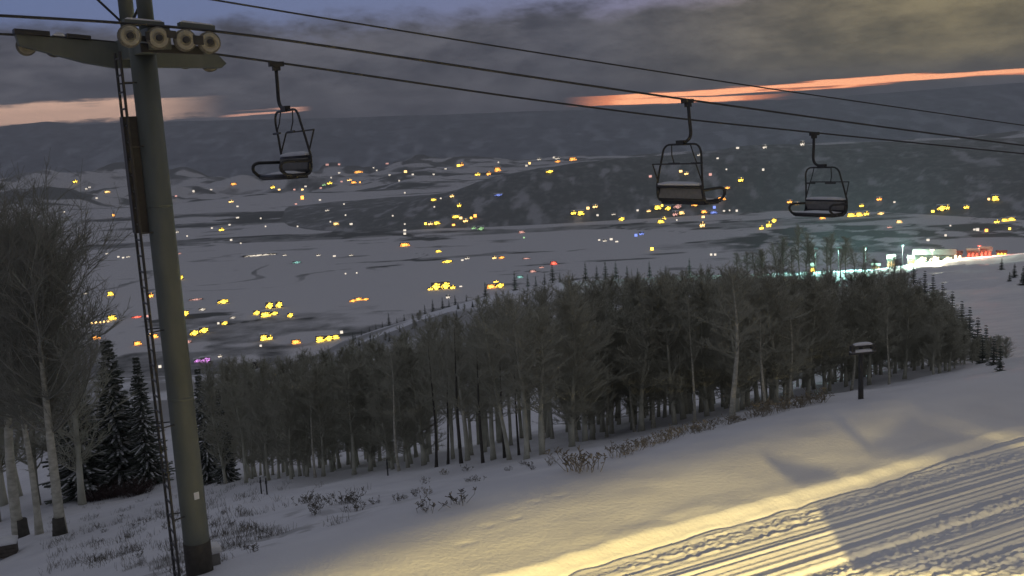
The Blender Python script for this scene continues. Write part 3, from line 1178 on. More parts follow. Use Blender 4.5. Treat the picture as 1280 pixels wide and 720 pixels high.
# pale trunks that stand out at the stand's edge
for (px, by0, tr, lab, k) in (
        (918, 521, 338, 'tallest pale straight aspen trunk in the middle of the stand', 1.25),
        (722, 552, 395, 'pale leaning aspen trunk right of the snow gap', 1.05),
        (677, 566, 440, 'thin pale aspen at the right edge of the snow gap', 0.8),
        (818, 535, 380, 'pale aspen trunk left of the tallest one', 1.0),
        (792, 540, 430, 'thin pale aspen leaning by the dry weeds', 0.7),
        (987, 500, 370, 'pale aspen trunk above the dry weeds on the crest', 0.9),
        (1037, 490, 365, 'pale aspen trunk next left of the dark crossbar post', 0.9),
        (1066, 488, 412, 'short pale trunk touching the dark crossbar post', 0.8),
        (500, 588, 440, 'pale trunk in the left part of the stand, next to the slender one', 0.8),
        (395, 597, 480, 'pale trunk above the weeds in the left part of the stand', 0.8),
        (868, 528, 375, 'slim pale trunk just left of the tallest one', 0.7),
        (955, 512, 392, 'slim pale trunk just right of the tallest one', 0.7),
        (1110, 481, 385, 'pale trunk right of the dark crossbar post', 0.7),
        (760, 546, 405, 'pale trunk above the lone tall weed clump', 0.8),
        (444, 592, 470, 'pale slender aspen in the left part of the stand', 0.8)):
    x, y, z = near_hit(px, by0)
    Ht = z_at_row(x, y, tr) - z
    plant_tree('aspen_tree', (x, y, z - 0.1), Ht, 10, A_pale[px % 3], lab, 'tree', 'pale aspens at the edge of the stand', px * 0.37, k * 8.0 / Ht, (0, 0))
# black trunks beside the gap, silhouette dark put into the bark colour
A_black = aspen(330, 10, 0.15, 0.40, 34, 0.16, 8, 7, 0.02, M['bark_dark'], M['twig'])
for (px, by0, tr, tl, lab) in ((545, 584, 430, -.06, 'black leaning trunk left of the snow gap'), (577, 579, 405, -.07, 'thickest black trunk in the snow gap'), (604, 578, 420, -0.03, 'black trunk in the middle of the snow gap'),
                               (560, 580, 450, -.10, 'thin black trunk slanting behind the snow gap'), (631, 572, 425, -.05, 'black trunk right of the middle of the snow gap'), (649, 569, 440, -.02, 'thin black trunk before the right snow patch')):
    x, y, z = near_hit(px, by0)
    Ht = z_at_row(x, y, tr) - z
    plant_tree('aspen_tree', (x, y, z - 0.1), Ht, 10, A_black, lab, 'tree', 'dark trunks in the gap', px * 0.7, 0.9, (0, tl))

# left aspens close to the camera
NEAR_A = [aspen(500, 10, 0.20, 0.36, 64, 0.40, 14, 12, 0.012, M['bark'], M['twig_near'], 0.010), aspen(503, 10, 0.18, 0.40, 64, 0.38, 14, 12, 0.015, M['bark'], M['twig_near'], 0.010)]
for (px, by0, tr, k, tl, lab) in (
        (28, 672, 305, 0, 0.04, 'pale aspen second from the left edge with a thick trunk'),
        (47, 668, 340, 1, 0.0, 'slim pale aspen between the two thick ones on the left'),
        (75, 668, 325, 0, 0.02, 'thick pale aspen nearest the tower, dark bark at its foot'),
        (-8, 655, 300, 1, 0.03, 'pale aspen cut by the left edge of the picture')):
    x, y, z = near_hit(px, by0)
    Ht = z_at_row(x, y, tr) - z
    o = plant_tree('aspen_tree', (x, y, z - 0.1), Ht, 10, NEAR_A[k], lab, 'tree', 'tall aspens on the left', px * 0.9 + 1.0, (0.95, 0.8, 1.0, 0.95)[(28, 47, 75, -8).index(px)], (0, tl))
    kk = Ht / 10
    if px in (75, 28):
        mb = MB()
        mb.lathe((0, 0, 0), (0, 0, 1), [(0.275, 0), (0.232, 0.35), (0.210, 0.62), (0.204, 0.70)], 10)
        mb.build('bark_foot', M['bark_dark'], o, True)
for (px, by0, tr, lab) in ((52, 640, 335, 'bare aspen behind the pale trunks on the left'), (5, 640, 325, 'bare aspen at the far left behind the pale trunks'), (108, 635, 330, 'low bare aspen right of the pale trunks'), (20, 630, 300, 'bushy bare aspen low behind the left trunks'), (85, 628, 290, 'bare aspen standing behind the thick trunk by the tower')):
    x, y, z = near_hit(px, by0)
    y2 = y + 5
    x2 = x / y * y2
    z2_ = float(ground_z(x2, y2))
    Ht = z_at_row(x2, y2, tr) - z2_
    plant_tree('aspen_tree', (x2, y2, z2_ - 0.1), Ht, 10, A_dense[px % 5], lab, 'tree', 'bare aspens behind the left trunks', None, 1.15)

# spruces on the left
for (px, by0, tr, wd, lab) in (
        (155, 612, 418, 1.05, 'dark spruce left of the tower with a pointed top'),
        (108, 622, 455, 1.3, 'wide snow dusted spruce beside the thick aspen'),
        (188, 606, 440, 0.8, 'spruce half behind the tower and ladder'),
        (262, 604, 455, 0.75, 'narrow spruce just right of the tower'),
        (284, 603, 480, 0.6, 'slim spruce at the left end of the aspen stand')):
    x, y, z = near_hit(px, by0)
    Ht = z_at_row(x, y, tr) - z
    plant_tree('spruce_tree', (x, y, z - 0.1), Ht, 10, S_near[px % 3], lab, 'tree', 'spruces by the tower', None, wd)

# far conifers on the shoulder skyline
fc = [(444, 421, 9), (452, 416, 8), (462, 412, 9), (470, 408, 8), (478, 404, 9), (486, 398, 18), (496, 396, 8), (505, 392, 10), (515, 389, 8), (524, 386, 9), (531, 384, 14), (541, 381, 17), (553, 376, 16), (561, 375, 10), (569, 374, 14), (583, 371, 10),
      (607, 367, 20), (644, 360, 26), (660, 356, 18), (670, 355, 15), (681, 352, 16), (691, 350, 28), (700, 350, 14), (716, 348, 12), (732, 343, 25), (746, 342, 20), (757, 343, 26), (770, 342, 24), (784, 342, 18), (797, 342, 14), (812, 340, 22), (832, 340, 16), (862, 340, 24), (886, 340, 12),
      (487, 424, 14), (500, 412, 10), (538, 404, 12), (571, 396, 14), (468, 432, 16), (600, 390, 14), (622, 384, 12)]
for i, (px, py, h) in enumerate(fc):
    x, y, z = near_hit(px, py + 3, 548)
    Ht = h * y / F * 1.0
    plant_tree('spruce_tree', (x, y, z - 0.4), Ht, 10, S_far[i % 3], 'small dark conifer on the snowy shoulder behind the stand', 'tree', 'far conifers on the shoulder', None, 1.15)
for i in range(46):
    px = rng.uniform(425, 690)
    py = interp_px(px, [(425, 428), (520, 397), (600, 373), (690, 355)]) + rng.uniform(4, 34)
    x, y, z = near_hit(px, py, 548)
    if i % 3:
        plant_tree('spruce_tree', (x, y, z - 0.4), rng.uniform(7, 13) * y / F, 10, S_far[i % 3], 'small dark conifer scattered on the snowy shoulder behind the stand', 'tree', 'scattered conifers on the shoulder', None, rng.uniform(1.2, 1.9))
    else:
        plant_tree('aspen_tree', (x, y, z - 0.4), rng.uniform(8, 14) * y / F, 10, A_dense[i % 5], 'small bare tree on the snowy shoulder behind the stand', 'tree', 'bare trees on the shoulder', None, rng.uniform(1.5, 2.5))
# conifers down the edge of the right run
for i, (px, py, h) in enumerate([(1142, 350, 24), (1156, 362, 26), (1166, 372, 30), (1178, 382, 30), (1190, 396, 34), (1202, 408, 34), (1212, 418, 36), (1222, 430, 36), (1232, 440, 38), (1242, 450, 36), (1250, 458, 34), (1185, 400, 30), (1208, 425, 34), (1228, 448, 36), (1170, 388, 28), (1196, 420, 34), (1218, 444, 36), (1150, 372, 26)]):
    x, y, z = near_hit(px, py + 6)
    Ht = h * y / F * 1.3
    plant_tree('spruce_tree', (x, y, z - 0.3), Ht, 10, S_far[i % 3], 'dark conifer in the row along the left side of the right hand run', 'tree', 'conifers along the right run', None, 1.2)
for i, (px, py, h) in enumerate([(1252, 338, 14), (1268, 346, 16), (1279, 356, 22), (1262, 352, 12)]):
    x, y, z = near_hit(px, py)
    plant_tree('spruce_tree', (x, y, z - 0.3), h * y / F * 1.2, 10, S_far[i % 3], 'dark conifer on the right run by the right picture edge', 'tree', 'conifers at the right edge', None, 1.6)
# bare trees in front of the floodlit base area
for i in range(26):
    px = 925 + i * 8.2 + rng.uniform(-5, 5)
    x, y, z = near_hit(px, 344 + rng.uniform(0, 3), 420)
    tr = interp_px(px, [(900, 325), (960, 296), (1000, 282), (1040, 288), (1090, 308), (1150, 322)]) + rng.uniform(0, 26)
    Ht = z_at_row(x, y, tr) - z
    plant_tree('aspen_tree', (x, y, z - 0.2), Ht, 10, rng.choice(A_bare), 'bare tree before the teal floodlit snow of the base area', 'tree', 'bare trees before the base area', None, min(3.0, 24 / Ht))


# ------------------------------------------------------------------ undergrowth
def weed_mesh(seed, n=26, h=0.6, spread=0.25, m=None, seeds=True):
    r = random.Random(seed)
    segs = []
    for i in range(n):
        a = r.random() * 6.28
        d = r.random() * spread
        p = Vector((math.cos(a) * d, math.sin(a) * d, 0))
        hh = h * r.uniform(0.4, 1.1)
        q = p + Vector((math.cos(a) * hh * 0.25 + r.uniform(-.1, .1), math.sin(a) * hh * 0.25 + r.uniform(-.1, .1), hh * 0.65))
        e = q + Vector((math.cos(a) * hh * 0.15 + r.uniform(-.12, .12), math.sin(a) * hh * .15 + r.uniform(-.12, .12), hh * 0.35))
        segs.append((*p, *q, 0.008, 0.006))
        segs.append((*q, *e, 0.006, 0.004))
        for k in range(4):
            b = q.lerp(e, r.random())
            e2 = b + Vector((r.uniform(-.1, .1), r.uniform(-.1, .1), r.uniform(0.0, .12)))
            segs.append((*b, *e2, 0.010 if seeds else 0.006, 0.014 if seeds else 0.004))
    return seg_prisms(segs, m or M['weed'], 'dry_weeds')


WM = [weed_mesh(600 + i, 16, 0.5, 0.28) for i in range(4)]
WD = [weed_mesh(620 + i, 13, 0.42, 0.30, M['weed_dark']) for i in range(4)]


def put_weed(px, py, ms, sc, label, group):
    x, y, z = near_hit(px, py)
    o = link('weed_clump', ms)
    o.location = (x, y, z - 0.03)
    o.rotation_euler = (0, 0, rng.uniform(0, 6))
    o.scale = (sc * rng.uniform(.9, 1.4), sc * rng.uniform(.9, 1.4), sc)
    tag(o, label, 'weeds', group)


for i in range(34):
    px = 770 + i * 7.6 + rng.uniform(-4, 4)
    put_weed(px, interp_px(px, [(770, 573), (850, 548), (940, 524), (1030, 504)]) - rng.uniform(0, 4), rng.choice(WM), rng.uniform(0.5, 1.0) * (1.35 if px > 940 else 0.9), 'dry pale weed clump along the crest before the dark trees', 'weeds along the crest')
for i in range(16):
    px = rng.uniform(85, 220)
    put_weed(px, rng.uniform(640, 708), rng.choice(WD + WM[:1]), rng.uniform(0.3, 0.6), 'dark weed clump poking from the snow left of the tower', 'weeds left of the tower')
for i in range(14):
    px = rng.uniform(258, 360)
    put_weed(px, rng.uniform(638, 690), rng.choice(WD + WM[:1]), rng.uniform(0.3, 0.6), 'dark weed clump poking from the snow right of the tower', 'weeds right of the tower')
for i in range(12):
    put_weed(rng.uniform(375, 450), rng.uniform(625, 645), rng.choice(WD), rng.uniform(0.5, 0.85), 'black weed clump in the snow below the left stand', 'weeds below the left stand')
for i in range(16):
    px = rng.uniform(470, 720)
    put_weed(px, interp_px(px, [(470, 635), (720, 575)]) - rng.uniform(0, 26), rng.choice(WD + WM), rng.uniform(0.3, 0.6), 'low dry weed clump on the slope under the snow gap', 'weeds under the snow gap')
put_weed(735, 588, WM[0], 1.15, 'tall pale weed clump standing alone on the crest', 'weeds standing out')
put_weed(722, 588, WM[2], 1.2, 'pale weed clump left of the tall one on the crest', 'weeds standing out')
put_weed(573, 630, WD[1], 0.8, 'single black weed clump on the middle of the crest', 'weeds standing out')
put_weed(533, 640, WD[2], 0.7, 'black weed clump low on the crest, left of the single one', 'weeds standing out')

segs = []
while len(segs) < 5200:
    px, py = rng.uniform(60, 470), rng.uniform(600, 718)
    x, y, z = near_hit(px, py)
    s_, n_ = sn(x, y)
    m_ = n_ - float(crest_n(s_))
    if m_ < 0.8 or float(fbm(s_ * 1.3, n_ * 1.3, 70, 5)) < 0.47 + 0.0016 * abs(px - 230) * 0.2 + (0.1 if px > 330 else 0):
        continue
    for k in range(14):
        gx, gy = x + rng.gauss(0, .16), y + rng.gauss(0, .16)
        h_ = rng.uniform(0.06, 0.24)
        segs.append((gx, gy, z - 0.02, gx + rng.gauss(0, .06), gy + rng.gauss(0, .06), z + h_, 0.006, 0.003))
go = link('grass', seg_prisms(segs, M['weed_dark'], 'grass'))
tag(go, 'short grey green grass stalks poking through the snow round the tower', 'grass', kind='stuff')

# red willow thicket behind the tower
for (px, py, sc, lab) in ((140, 622, 2.3, 'dark red willow bush under the spruces, left of the tower'), (172, 618, 2.4, 'dark red willow bush beside the ladder'), (118, 626, 1.8, 'small dark red willow bush by the aspen foot')):
    x, y, z = near_hit(px, py)
    o = link('willow_bush', weed_mesh(px, 240, 0.9, 0.55, M['willow'], False))
    o.location = (x, y, z - 0.1)
    o.scale = (sc, sc, sc * 0.62)
    tag(o, lab, 'bush', 'red willow bushes')

# small posts
for (px, py, h, lab) in ((327, 617, 0.75, 'thin dark stake in the snow, left one of two'), (334, 618, 0.7, 'thin dark stake in the snow, right one of two'), (485, 595, 0.75, 'thin dark stake below the aspen stand')):
    x, y, z = near_hit(px, py)
    mb = MB()
    mb.tube([(0, 0, -0.1), (0, 0, h), (0.01, 0, h + 0.05)], [0.035, 0.032, 0.018], 7)
    mb.box((0.0, 0, h * 0.78), (0.09, 0.05, 0.12))
    o = mb.build('snow_stake', M['darksteel'])
    o.location = (x, y, z)
    tag(o, lab, 'stake', 'snow stakes')

# dark post with snow topped crossbars among the trees
x, y, z = near_hit(1076, 499)
k = y / F
ps = empty('crossbar_post', (x, y, z - 0.1), 0.15)
tag(ps, 'dark post with two snow topped crossbars before the trees', 'post')
mb = MB()
mb.tube([(0, 0, 0), (0, 0, 78 * k)], [0.10, 0.07], 10)
mb.build('post', M['darksteel'], ps, True)
for j, (h, w_) in enumerate(((66, 36), (75, 26))):
    mb = MB()
    mb.box((0, -0.14, h * k), (w_ * k, 0.12, 3 * k))
    cb = mb.build('crossbar', M['darksteel'], ps)
    mb = MB()
    rounded_block(mb, (0, -0.14, (h + 2.2) * k), (w_ * k * 0.92, 0.16, 0.05), 0, 0.01, 0.05, 7)
    mb.build('snow', M['snowcap'], cb, True)
mb = MB()
for sg in (-1, 1):
    mb.box((sg * 14 * k, -0.14, 72 * k), (5 * k, 0.16, 9 * k))
mb.build('end_plate', M['darksteel'], ps)

# dark round marker ball over the tree tops on the left
x, y, z = near_hit(318, 560)
y += 9
x = ray(318, 457)[0] / ray(318, 457)[1] * y
zt = z_at_row(x, y, 457)
zg = float(ground_z(x, y))
mk = empty('marker_post', (x, y, zg))
tag(mk, 'small black ball on a thin pole over the left tree tops', 'marker')
mb = MB()
mb.tube([(0, 0, 0), (0, 0, zt - zg)], 0.02, 6)
mb.build('pole', M['darksteel'], mk)
mb = MB()
rb_ = 5.2 * y / F
mb.lathe((0, 0, zt - zg), (0, 0, 1), [(rb_ * math.sin(a) + 0.001, -rb_ * math.cos(a)) for a in [math.pi * i / 10 for i in range(11)]], 14)
mb.build('ball', M['blacksteel'], mk, True)

# ------------------------------------------------------------------ the lit houses of the valley
# unit house: 1 wide, 1 deep, 1 high
um = MB()
um.add([(-.5, -.5, 0), (.5, -.5, 0), (.5, .5, 0), (-.5, .5, 0), (-.5, -.5, .72), (.5, -.5, .72), (.5, .5, .72), (-.5, .5, .72)],
       [(3, 2, 1, 0), (0, 1, 5, 4), (1, 2, 6, 5), (2, 3, 7, 6), (3, 0, 4, 7), (4, 5, 6, 7)])
wall_me = um.mesh('wall', M['wall'])
um = MB()
um.add([(-.56, -.58, .74), (.56, -.58, .74), (.56, .58, .74), (-.56, .58, .74), (-.56, 0, 1.05), (.56, 0, 1.05)],
       [(3, 2, 1, 0), (0, 1, 5, 4), (2, 3, 4, 5), (1, 2, 5), (3, 0, 4)])
roof_me = um.mesh('roof', M['snowcap'])
win_me = {}
def lit_front(k, nw):
    """one sheet for the front of a house: wall cells with lit panes scattered among them"""
    nx_, nz_ = {1: (1, 1), 2: (9, 5), 3: (17, 9), 4: (19, 9)}[nw]
    q_ = random.Random(40 + nw)
    xs_ = [-.5 + i / nx_ for i in range(nx_ + 1)]
    zs_ = [.02 + .9 * j / nz_ for j in range(nz_ + 1)]
    um = MB()
    vs = [(a_, -.53, z_) for z_ in zs_ for a_ in xs_]
    fs, mi = [], []
    for j in range(nz_):
        for i in range(nx_):
            p_ = j * (nx_ + 1) + i
            fs.append((p_, p_ + 1, p_ + nx_ + 2, p_ + nx_ + 1))
            ca, cz = (i + .5) / nx_ - .5, (j + .5) / nz_
            if nw == 1:
                lit = True
            else:
                d_ = math.hypot(ca / .5, (cz - .40) / .50)
                lit = q_.random() < 1.15 - d_ * 1.05 and not (i % 4 == 3 and j % 3 == 2)
            mi.append(0 if lit else 1)
    um.add(vs, fs)
    me = um.mesh('lit_front', M['g' + k])
    me.materials.append(M['wall'])
    me.polygons.foreach_set('material_index', mi)
    return me


for k in GLOW:
    for nw in (1, 2, 3, 4):
        win_me[k, nw] = lit_front(k, nw)


def region(px, py):
    if px < 160:
        return 'behind the left aspens'
    if px < 205:
        return 'behind the tower ladder'
    if py < 200:
        return 'on the far valley edge'
    if py > 365 and px < 480:
        return 'on the near left valley floor'
    if px > 1150:
        return 'below the ridge at far right'
    if px > 980:
        return 'under the farthest chair'
    if px > 930 and py > 240:
        return 'between the two right hand chairs'
    if px > 840 and py > 240:
        return 'under the middle chair'
    if px > 780 and py > 240:
        return 'just left of the middle chair'
    if px > 780:
        return 'high on the wooded ridge'
    if px > 700:
        return 'at the left foot of the ridge'
    if py < 235 and px > 530:
        return 'at the end of the wooded ridge'
    if py < 235:
        return 'in the far town by the near chair'
    if px < 400:
        return 'on open snow below the near chair'
    if py > 318:
        return 'near the skyline conifers'
    if px < 515:
        return 'on the open middle valley'
    return 'in the middle valley village'


HOUSES = []
ORD = ['', 'second', 'third', 'fourth', 'fifth', 'sixth', 'seventh', 'eighth', 'ninth', 'tenth', 'eleventh', 'twelfth']


def house(px, py, w, h, c, label=None):
    x, y, z = far_hit(px, py + h * 0.4)
    pxm = y / F
    W = (max(1.9, w * 1.05) if w >= 4.5 else max(1.4, w * 0.9)) * pxm
    Hh = (max(1.5, h * 1.15) if w >= 4.5 else max(1.2, h * 0.85)) * pxm * 1.15
    o = empty('lit_house', (x, y, z - Hh * 0.06), math.atan2(-x, y), (W, max(W * 0.5, Hh), Hh))
    cn = GLOW[c][0]
    size = 'long' if w >= 12 else ('mid sized' if w >= 6 else 'small')
    rg_ = region(px, py)
    tag(o, label or '', 'house', cn + ' lit houses ' + rg_)
    if label is None:
        HOUSES.append((cn, rg_, size, px, o))
    link('wall', wall_me, o)
    link('roof', roof_me, o)
    link('lit_front', win_me[c, 1 if w < 4.5 else (2 if w < 7 else (3 if int(px) % 2 else 4))], o)


def label_houses():
    gr = {}
    for h in HOUSES:
        gr.setdefault(h[:3], []).append(h)
    for (cn, rg_, size), lst in gr.items():
        lst.sort(key=lambda h: h[3])
        n_ = len(lst)
        for i, h in enumerate(lst):
            if n_ == 1:
                t_ = f'{size} house with {cn} windows {rg_}'
            elif i == 0:
                t_ = f'leftmost {size} {cn} lit house {rg_}'
            elif i == n_ - 1:
                t_ = f'rightmost {size} {cn} lit house {rg_}'
            elif i < 12:
                t_ = f'{ORD[i]} {size} {cn} lit house from left {rg_}'
            else:
                t_ = f'{size} {cn} lit house {rg_}'
            h[4]['label'] = t_


LT = '''94 227 5 3 y|108 236 3 2 w|112 235 3 2 w|134 240 7 2.5 m|121 248 3 2 w|142 269 3 3 o|211 245 4 3 y|220 245 3 2 p|292 230 7 2.5 o|289 252 6 2.5 m|297 258 3 2 w|242 239 3 3 w|264 237 3 1.6 w|341 234 5 3 y|349 237 3 2 m|378 247 4 5 o|368 237 3 2 p|378 237 3 2 m|382 233 3 2 w|370 255 3 2 p
277 287 6 3 y|265 285 2.5 2 w|287 281 3 2 w|297 272 4 2 w|326 273 2 2 w|332 283 2 2 w|372 283 2 2 w|221 290 5 2.5 w|234 295 2 2 w|289 300 3 2.5 w|301 304 2 1.6 w|224 317 5 1.6 p|356 319 5 1.6 w|371 328 10 2.5 t|398 319 5 2 w|225 347 8 5 y|148 321 3 2 w|154 322 3 2 w|160 321 5 1.8 w|134 317 4 1.6 w|80 265 3 2 w|99 295 3 2 w
419 194 2 2 w|441 200 3 2 w|409 206 4 2.5 p|424 206 3 2.5 p|484 205 4 3 p|470 182 2 2 w|493 182 3 2.5 w|467 210 2 2 w|471 213 2 2 w|448 215 11 2.5 o|424 216 3 2 w|487 219 2.5 2 w|507 215 4 3 m|516 218 3 2 w|573 207 4 3 y|577 206 5 4 o|557 211 3 2 w|542 218 3 2 w|597 218 6 3 y|611 217 5 4 o|622 212 8 5 o|623 203 2 2 w|652 197 4 3 w|674 199 5 2.5 w|658 207 3 2.5 w|662 204 3 3 m|693 197 4 2.5 w|697 202 7 2.5 o|687 215 9 3 y
623 244 10 2.5 b|565 245 5 3 m|542 250 7 2.5 y|551 248 2 2 w|543 259 2 2 w|574 257 5 3.5 y|570 271 10 3 y|576 273 4 3 m|582 276 6 3.5 m|589 273 3 2.5 y|594 270 4 4 o|567 281 4 2.5 o|532 280 3 3 y|538 280 6 3 m|546 279 8 3.5 y|592 285 5 3 g|601 286 8 4 g|652 290 8 3 p|655 297 2.5 2 g|506 288 4 2.5 w|506 292 3.5 3 w|506 280 2 2 w|506 306 12 4 o|548 314 7 2.5 y|559 327 12 3 y|584 323 6 2.5 w|578 325 3.5 2 w|618 322 5 3 m|627 322 7 2.5 o|658 323 9 1.6 p|692 329 8 4 r|677 334 6 2 p|666 339 8 3 p|650 346 8 3 t
405 231 5 2.5 g|412 229 6 2.5 y|442 228 7 2.5 o|450 228 2 2 o|427 227 3 2 p|414 222 2 2 w|437 225 6 2 m|401 235 3 2 p|400 250 3 2 w|430 255 2 2 w|409 263 5 2 w|420 280 7 3 m|413 277 2 2 w|439 280 4 2.5 w|432 269 2 2 w|491 270 2 2 w|418 320 4 2 w|439 319 5 1.6 w|432 342 2 2 w|446 341 2 2 w|506 241 2 2 w|499 226 2 2 w
729 177 3 2.5 m|732 186 5 5 w|697 198 6 2.5 w|716 199 9 4 o|795 183 4 2.5 w|810 182 3 2 w|820 181 3.5 2 w|773 179 2 2 w|956 176 4 2.5 w|956 184 5 4 w|922 185 4 2.5 w|874 194 5 2 w|897 198 3 2 w|994 173 3 2.5 w|813 221 4 3 p|851 215 4 3 m|858 217 5 3 m|888 218 4 3.5 p|908 212 2 2 w|954 212 3 3 w|926 226 6 4 y|909 236 7 2.5 o|902 249 10 4 o
717 267 6 4 y|726 267 8 5 y|735 261 4 3.5 m|744 259 6 3.5 m|747 270 3 2.5 w|767 269 5 2 w|777 274 7 4 y|797 264 3 2.5 w|811 264 5 2.5 m|822 260 8 5 y|827 257 4 3 y|835 261 7 4.5 y|847 259 10 5 p|844 268 6 5 p|852 267 7 4 m|869 257 9 3.5 o|880 266 7 3.5 o|893 260 4 4 b|892 266 9 3 b|905 264 3 2 w|912 263 2 2 w|921 264 3 3 w|826 277 8 4 y|830 273 5 3 y|846 275 2 2 w|879 271 4 3 m|878 281 6 6 m|795 294 4 4 b|802 292 6 3.5 b|749 300 3 2 w|756 301 5 2.5 w|764 299 4 3 w|771 302 4 2 w|815 311 4 4 y|889 318 3 3 w|894 318 3 3 w|952 285 5 4 y|961 281 6 6 y|967 276 7 4.5 y|987 253 6 3 o|996 255 5 3 m
1003 180 5 5 w|1035 172 5 2.5 y|1042 177 5 2 y|1042 172 3 2 w|1099 249 6 3.5 o|1077 258 5 3 y|1054 264 6 3 m|1028 272 7 4 o|1064 269 10 4.5 y|1074 268 8 5 y|1083 267 6 4.5 y|1101 267 8 3 m|1124 277 7 3.5 m|1112 284 6 2.5 p|1118 253 3 2 w|1166 264 4 3 y|1177 261 10 6 y|1184 260 5 5 y|1208 259 6 3.5 y|1244 248 8 6 y|1236 249 3 3 m|1246 277 6 3.5 y|1256 275 8 3.5 y|1264 274 9 4 y|1262 286 3 3 y|1222 287 4 4 w|1218 287 3 2.5 w|1233 288 4 4 o|1188 282 2 2 w|1182 294 3 3 w|1160 300 4 3 w
138 367 7 5 y|189 369 5 5 o|279 377 13 4.5 y|253 387 8 3 w|231 392 10 6 y|140 397 10 6 y|115 404 3 2.5 m|120 403 3 2.5 m|125 403 3 2.5 m|130 402 3 2.5 m|135 401 3 3 m|185 395 4 3 p|95 409 4 4 w|120 422 10 3.5 o|172 429 9 4.5 o|243 416 10 6 y|255 413 11 6 y|235 427 9 3.5 p|281 404 7 4 y|273 404 3 3 w|291 397 7 2.5 w|337 382 9 7 y|349 381 8 7 y|321 391 8 5 y|332 393 12 6 y|343 392 9 4 y|363 394 7 5 y|330 422 9 7 y|338 422 5 5 y|370 427 11 5 o|326 432 3 3 w|194 420 7 5 o|187 418 4 3 m|200 458 4 4 w|107 367 5 1.8 w|275 445 5 3 w
545 358 11 8 y|557 357 11 8 y|538 361 6 3 y|566 359 6 4 y|576 358 4 1.8 w|560 371 5 4 w|620 352 6 2.5 y|614 358 11 5 o|625 357 10 5 y|400 424 10 7 y|411 423 10 6 y|420 421 8 5 y|427 415 4 4 w|441 376 8 3 o|448 374 10 3.5 o|457 374 8 2.5 o'''
for ln in LT.split('\n'):  # a few entries are car lights on a road, drawn here as houses
    for it in ln.split('|'):
        a, b, w_, h_, c = it.split()
        house(float(a), float(b), float(w_), float(h_), c)
house(324, 318, 38, 2, 'w', 'longest thin streak of white lights on the open valley floor')  # thin streaks of light on the valley floor, stood in for by houses
house(245, 374, 16, 2, 'p', 'thin pink streak of lights right beside the tower pole')
house(171, 396, 12, 2, 'r', 'thin red streak of lights behind the tower ladder')
house(257, 450, 12, 6, 'u', 'bright purple lit building right of the tower')
house(247, 451, 8, 4, 'u', 'smaller purple lit building touching the tower')

label_houses()

# ------------------------------------------------------------------ base area on the shoulder at the right


lodge_roof = roof_me.copy()
lodge_roof.materials[0] = M['wood']


def near_house(px, py, w, h, c, label, cat='lodge', depth=0.7):
    x, y, z = near_hit(px, py, 546)
    pxm = y / F
    W = w * pxm
    Hh = h * pxm
    o = empty('lodge', (x, y, z - 0.3), math.atan2(-x, y), (W, W * depth, Hh))
    tag(o, label, cat, 'lit buildings of the base area')
    link('wall', wall_me, o)
    link('roof', lodge_roof, o)
    for j in range(3):
        a = link('lit_front', win_me[c, 3], o)
        a.scale = (0.26, 1, 0.62)
        a.location = (-0.32 + 0.32 * j, 0.0, 0.03 + 0.05 * (j % 2))
    return o


near_house(1168, 322, 46, 15, 'l', 'largest bright lodge on the snowy knoll at the top of the right run')
near_house(1141, 321, 12, 11, 'y', 'small yellow lit cabin left of the bright lodge')
near_house(1114, 325, 10, 16, 'm', 'tall narrow warm lit hut left of the lodge')
near_house(1216, 316, 14, 11, 'r', 'red lit building right of the bright lodge')
near_house(1232, 317, 14, 12, 'r', 'second red lit building, right of the first red one')
near_house(1194, 320, 16, 10, 'l', 'lower bright wing at the right end of the big lodge')
near_house(1095, 330, 10, 8, 'm', 'low warm lit hut behind the bare trees left of the lodge')
near_house(1252, 313, 12, 6, 'y', 'low yellow lit building right of the red ones')
near_house(1016, 318, 6, 12, 'y', 'tiny yellow lit hut behind the bare trees')


def lamp_post(px, py, hpx, color, watts, label, g='t'):
    x, y, z = near_hit(px, py, 546)
    h = hpx * y / F
    o = empty('flood_lamp', (x, y, z - 0.2))
    tag(o, label, 'lamp', 'floodlights of the base area')
    mb = MB()
    mb.tube([(0, 0, 0), (0, 0, h)], [0.14, 0.09], 8)
    mb.build('pole', M['darksteel'], o)
    mb = MB()
    mb.box((0, 0, h + 0.1), (1.6, 0.5, 0.3))
    mb.build('lamp_head', M['g' + g], o)
    l = bpy.data.lights.new('flood_light', 'POINT')
    l.energy = watts
    l.color = color
    l.shadow_soft_size = 0.4
    lo = bpy.data.objects.new('flood_light', l)
    col.objects.link(lo)
    lo.parent = o
    lo.location = (0, -0.8, h + 0.5)


TEAL = (0.45, 1.0, 0.88)
lamp_post(1020, 339, 30, TEAL, 90000, 'teal floodlight left among the bare trees')
lamp_post(1048, 338, 30, TEAL, 110000, 'teal floodlight in the middle of the bare trees')
lamp_post(1082, 336, 28, TEAL, 90000, 'teal floodlight right among the bare trees')
lamp_post(1128, 332, 26, (0.6, 1.0, 0.85), 160000, 'pale floodlight before the lodge')
lamp_post(1165, 328, 16, (1.0, 0.88, 0.62), 40000, 'warm floodlight before the lodge', 'l')
lamp_post(1224, 321, 14, (1.0, 0.22, 0.14), 40000, 'red lamp between the red lit buildings', 'r')

# ------------------------------------------------------------------ lamps that light the foreground snow
WARM = (1.0, 0.75, 0.25)


def spot(loc, target, watts, angle, blend, size, color=WARM):
    l = bpy.data.lights.new('yard_flood_and_fill', 'SPOT')
    l.energy = watts
    l.color = color
    l.spot_size = R(angle)
    l.spot_blend = blend
    l.shadow_soft_size = size
    o = bpy.data.objects.new('yard_flood_and_fill', l)
    col.objects.link(o)
    o.location = loc
    o.rotation_euler = (Vector(target) - Vector(loc)).to_track_quat('-Z', 'Y').to_euler()
    return o


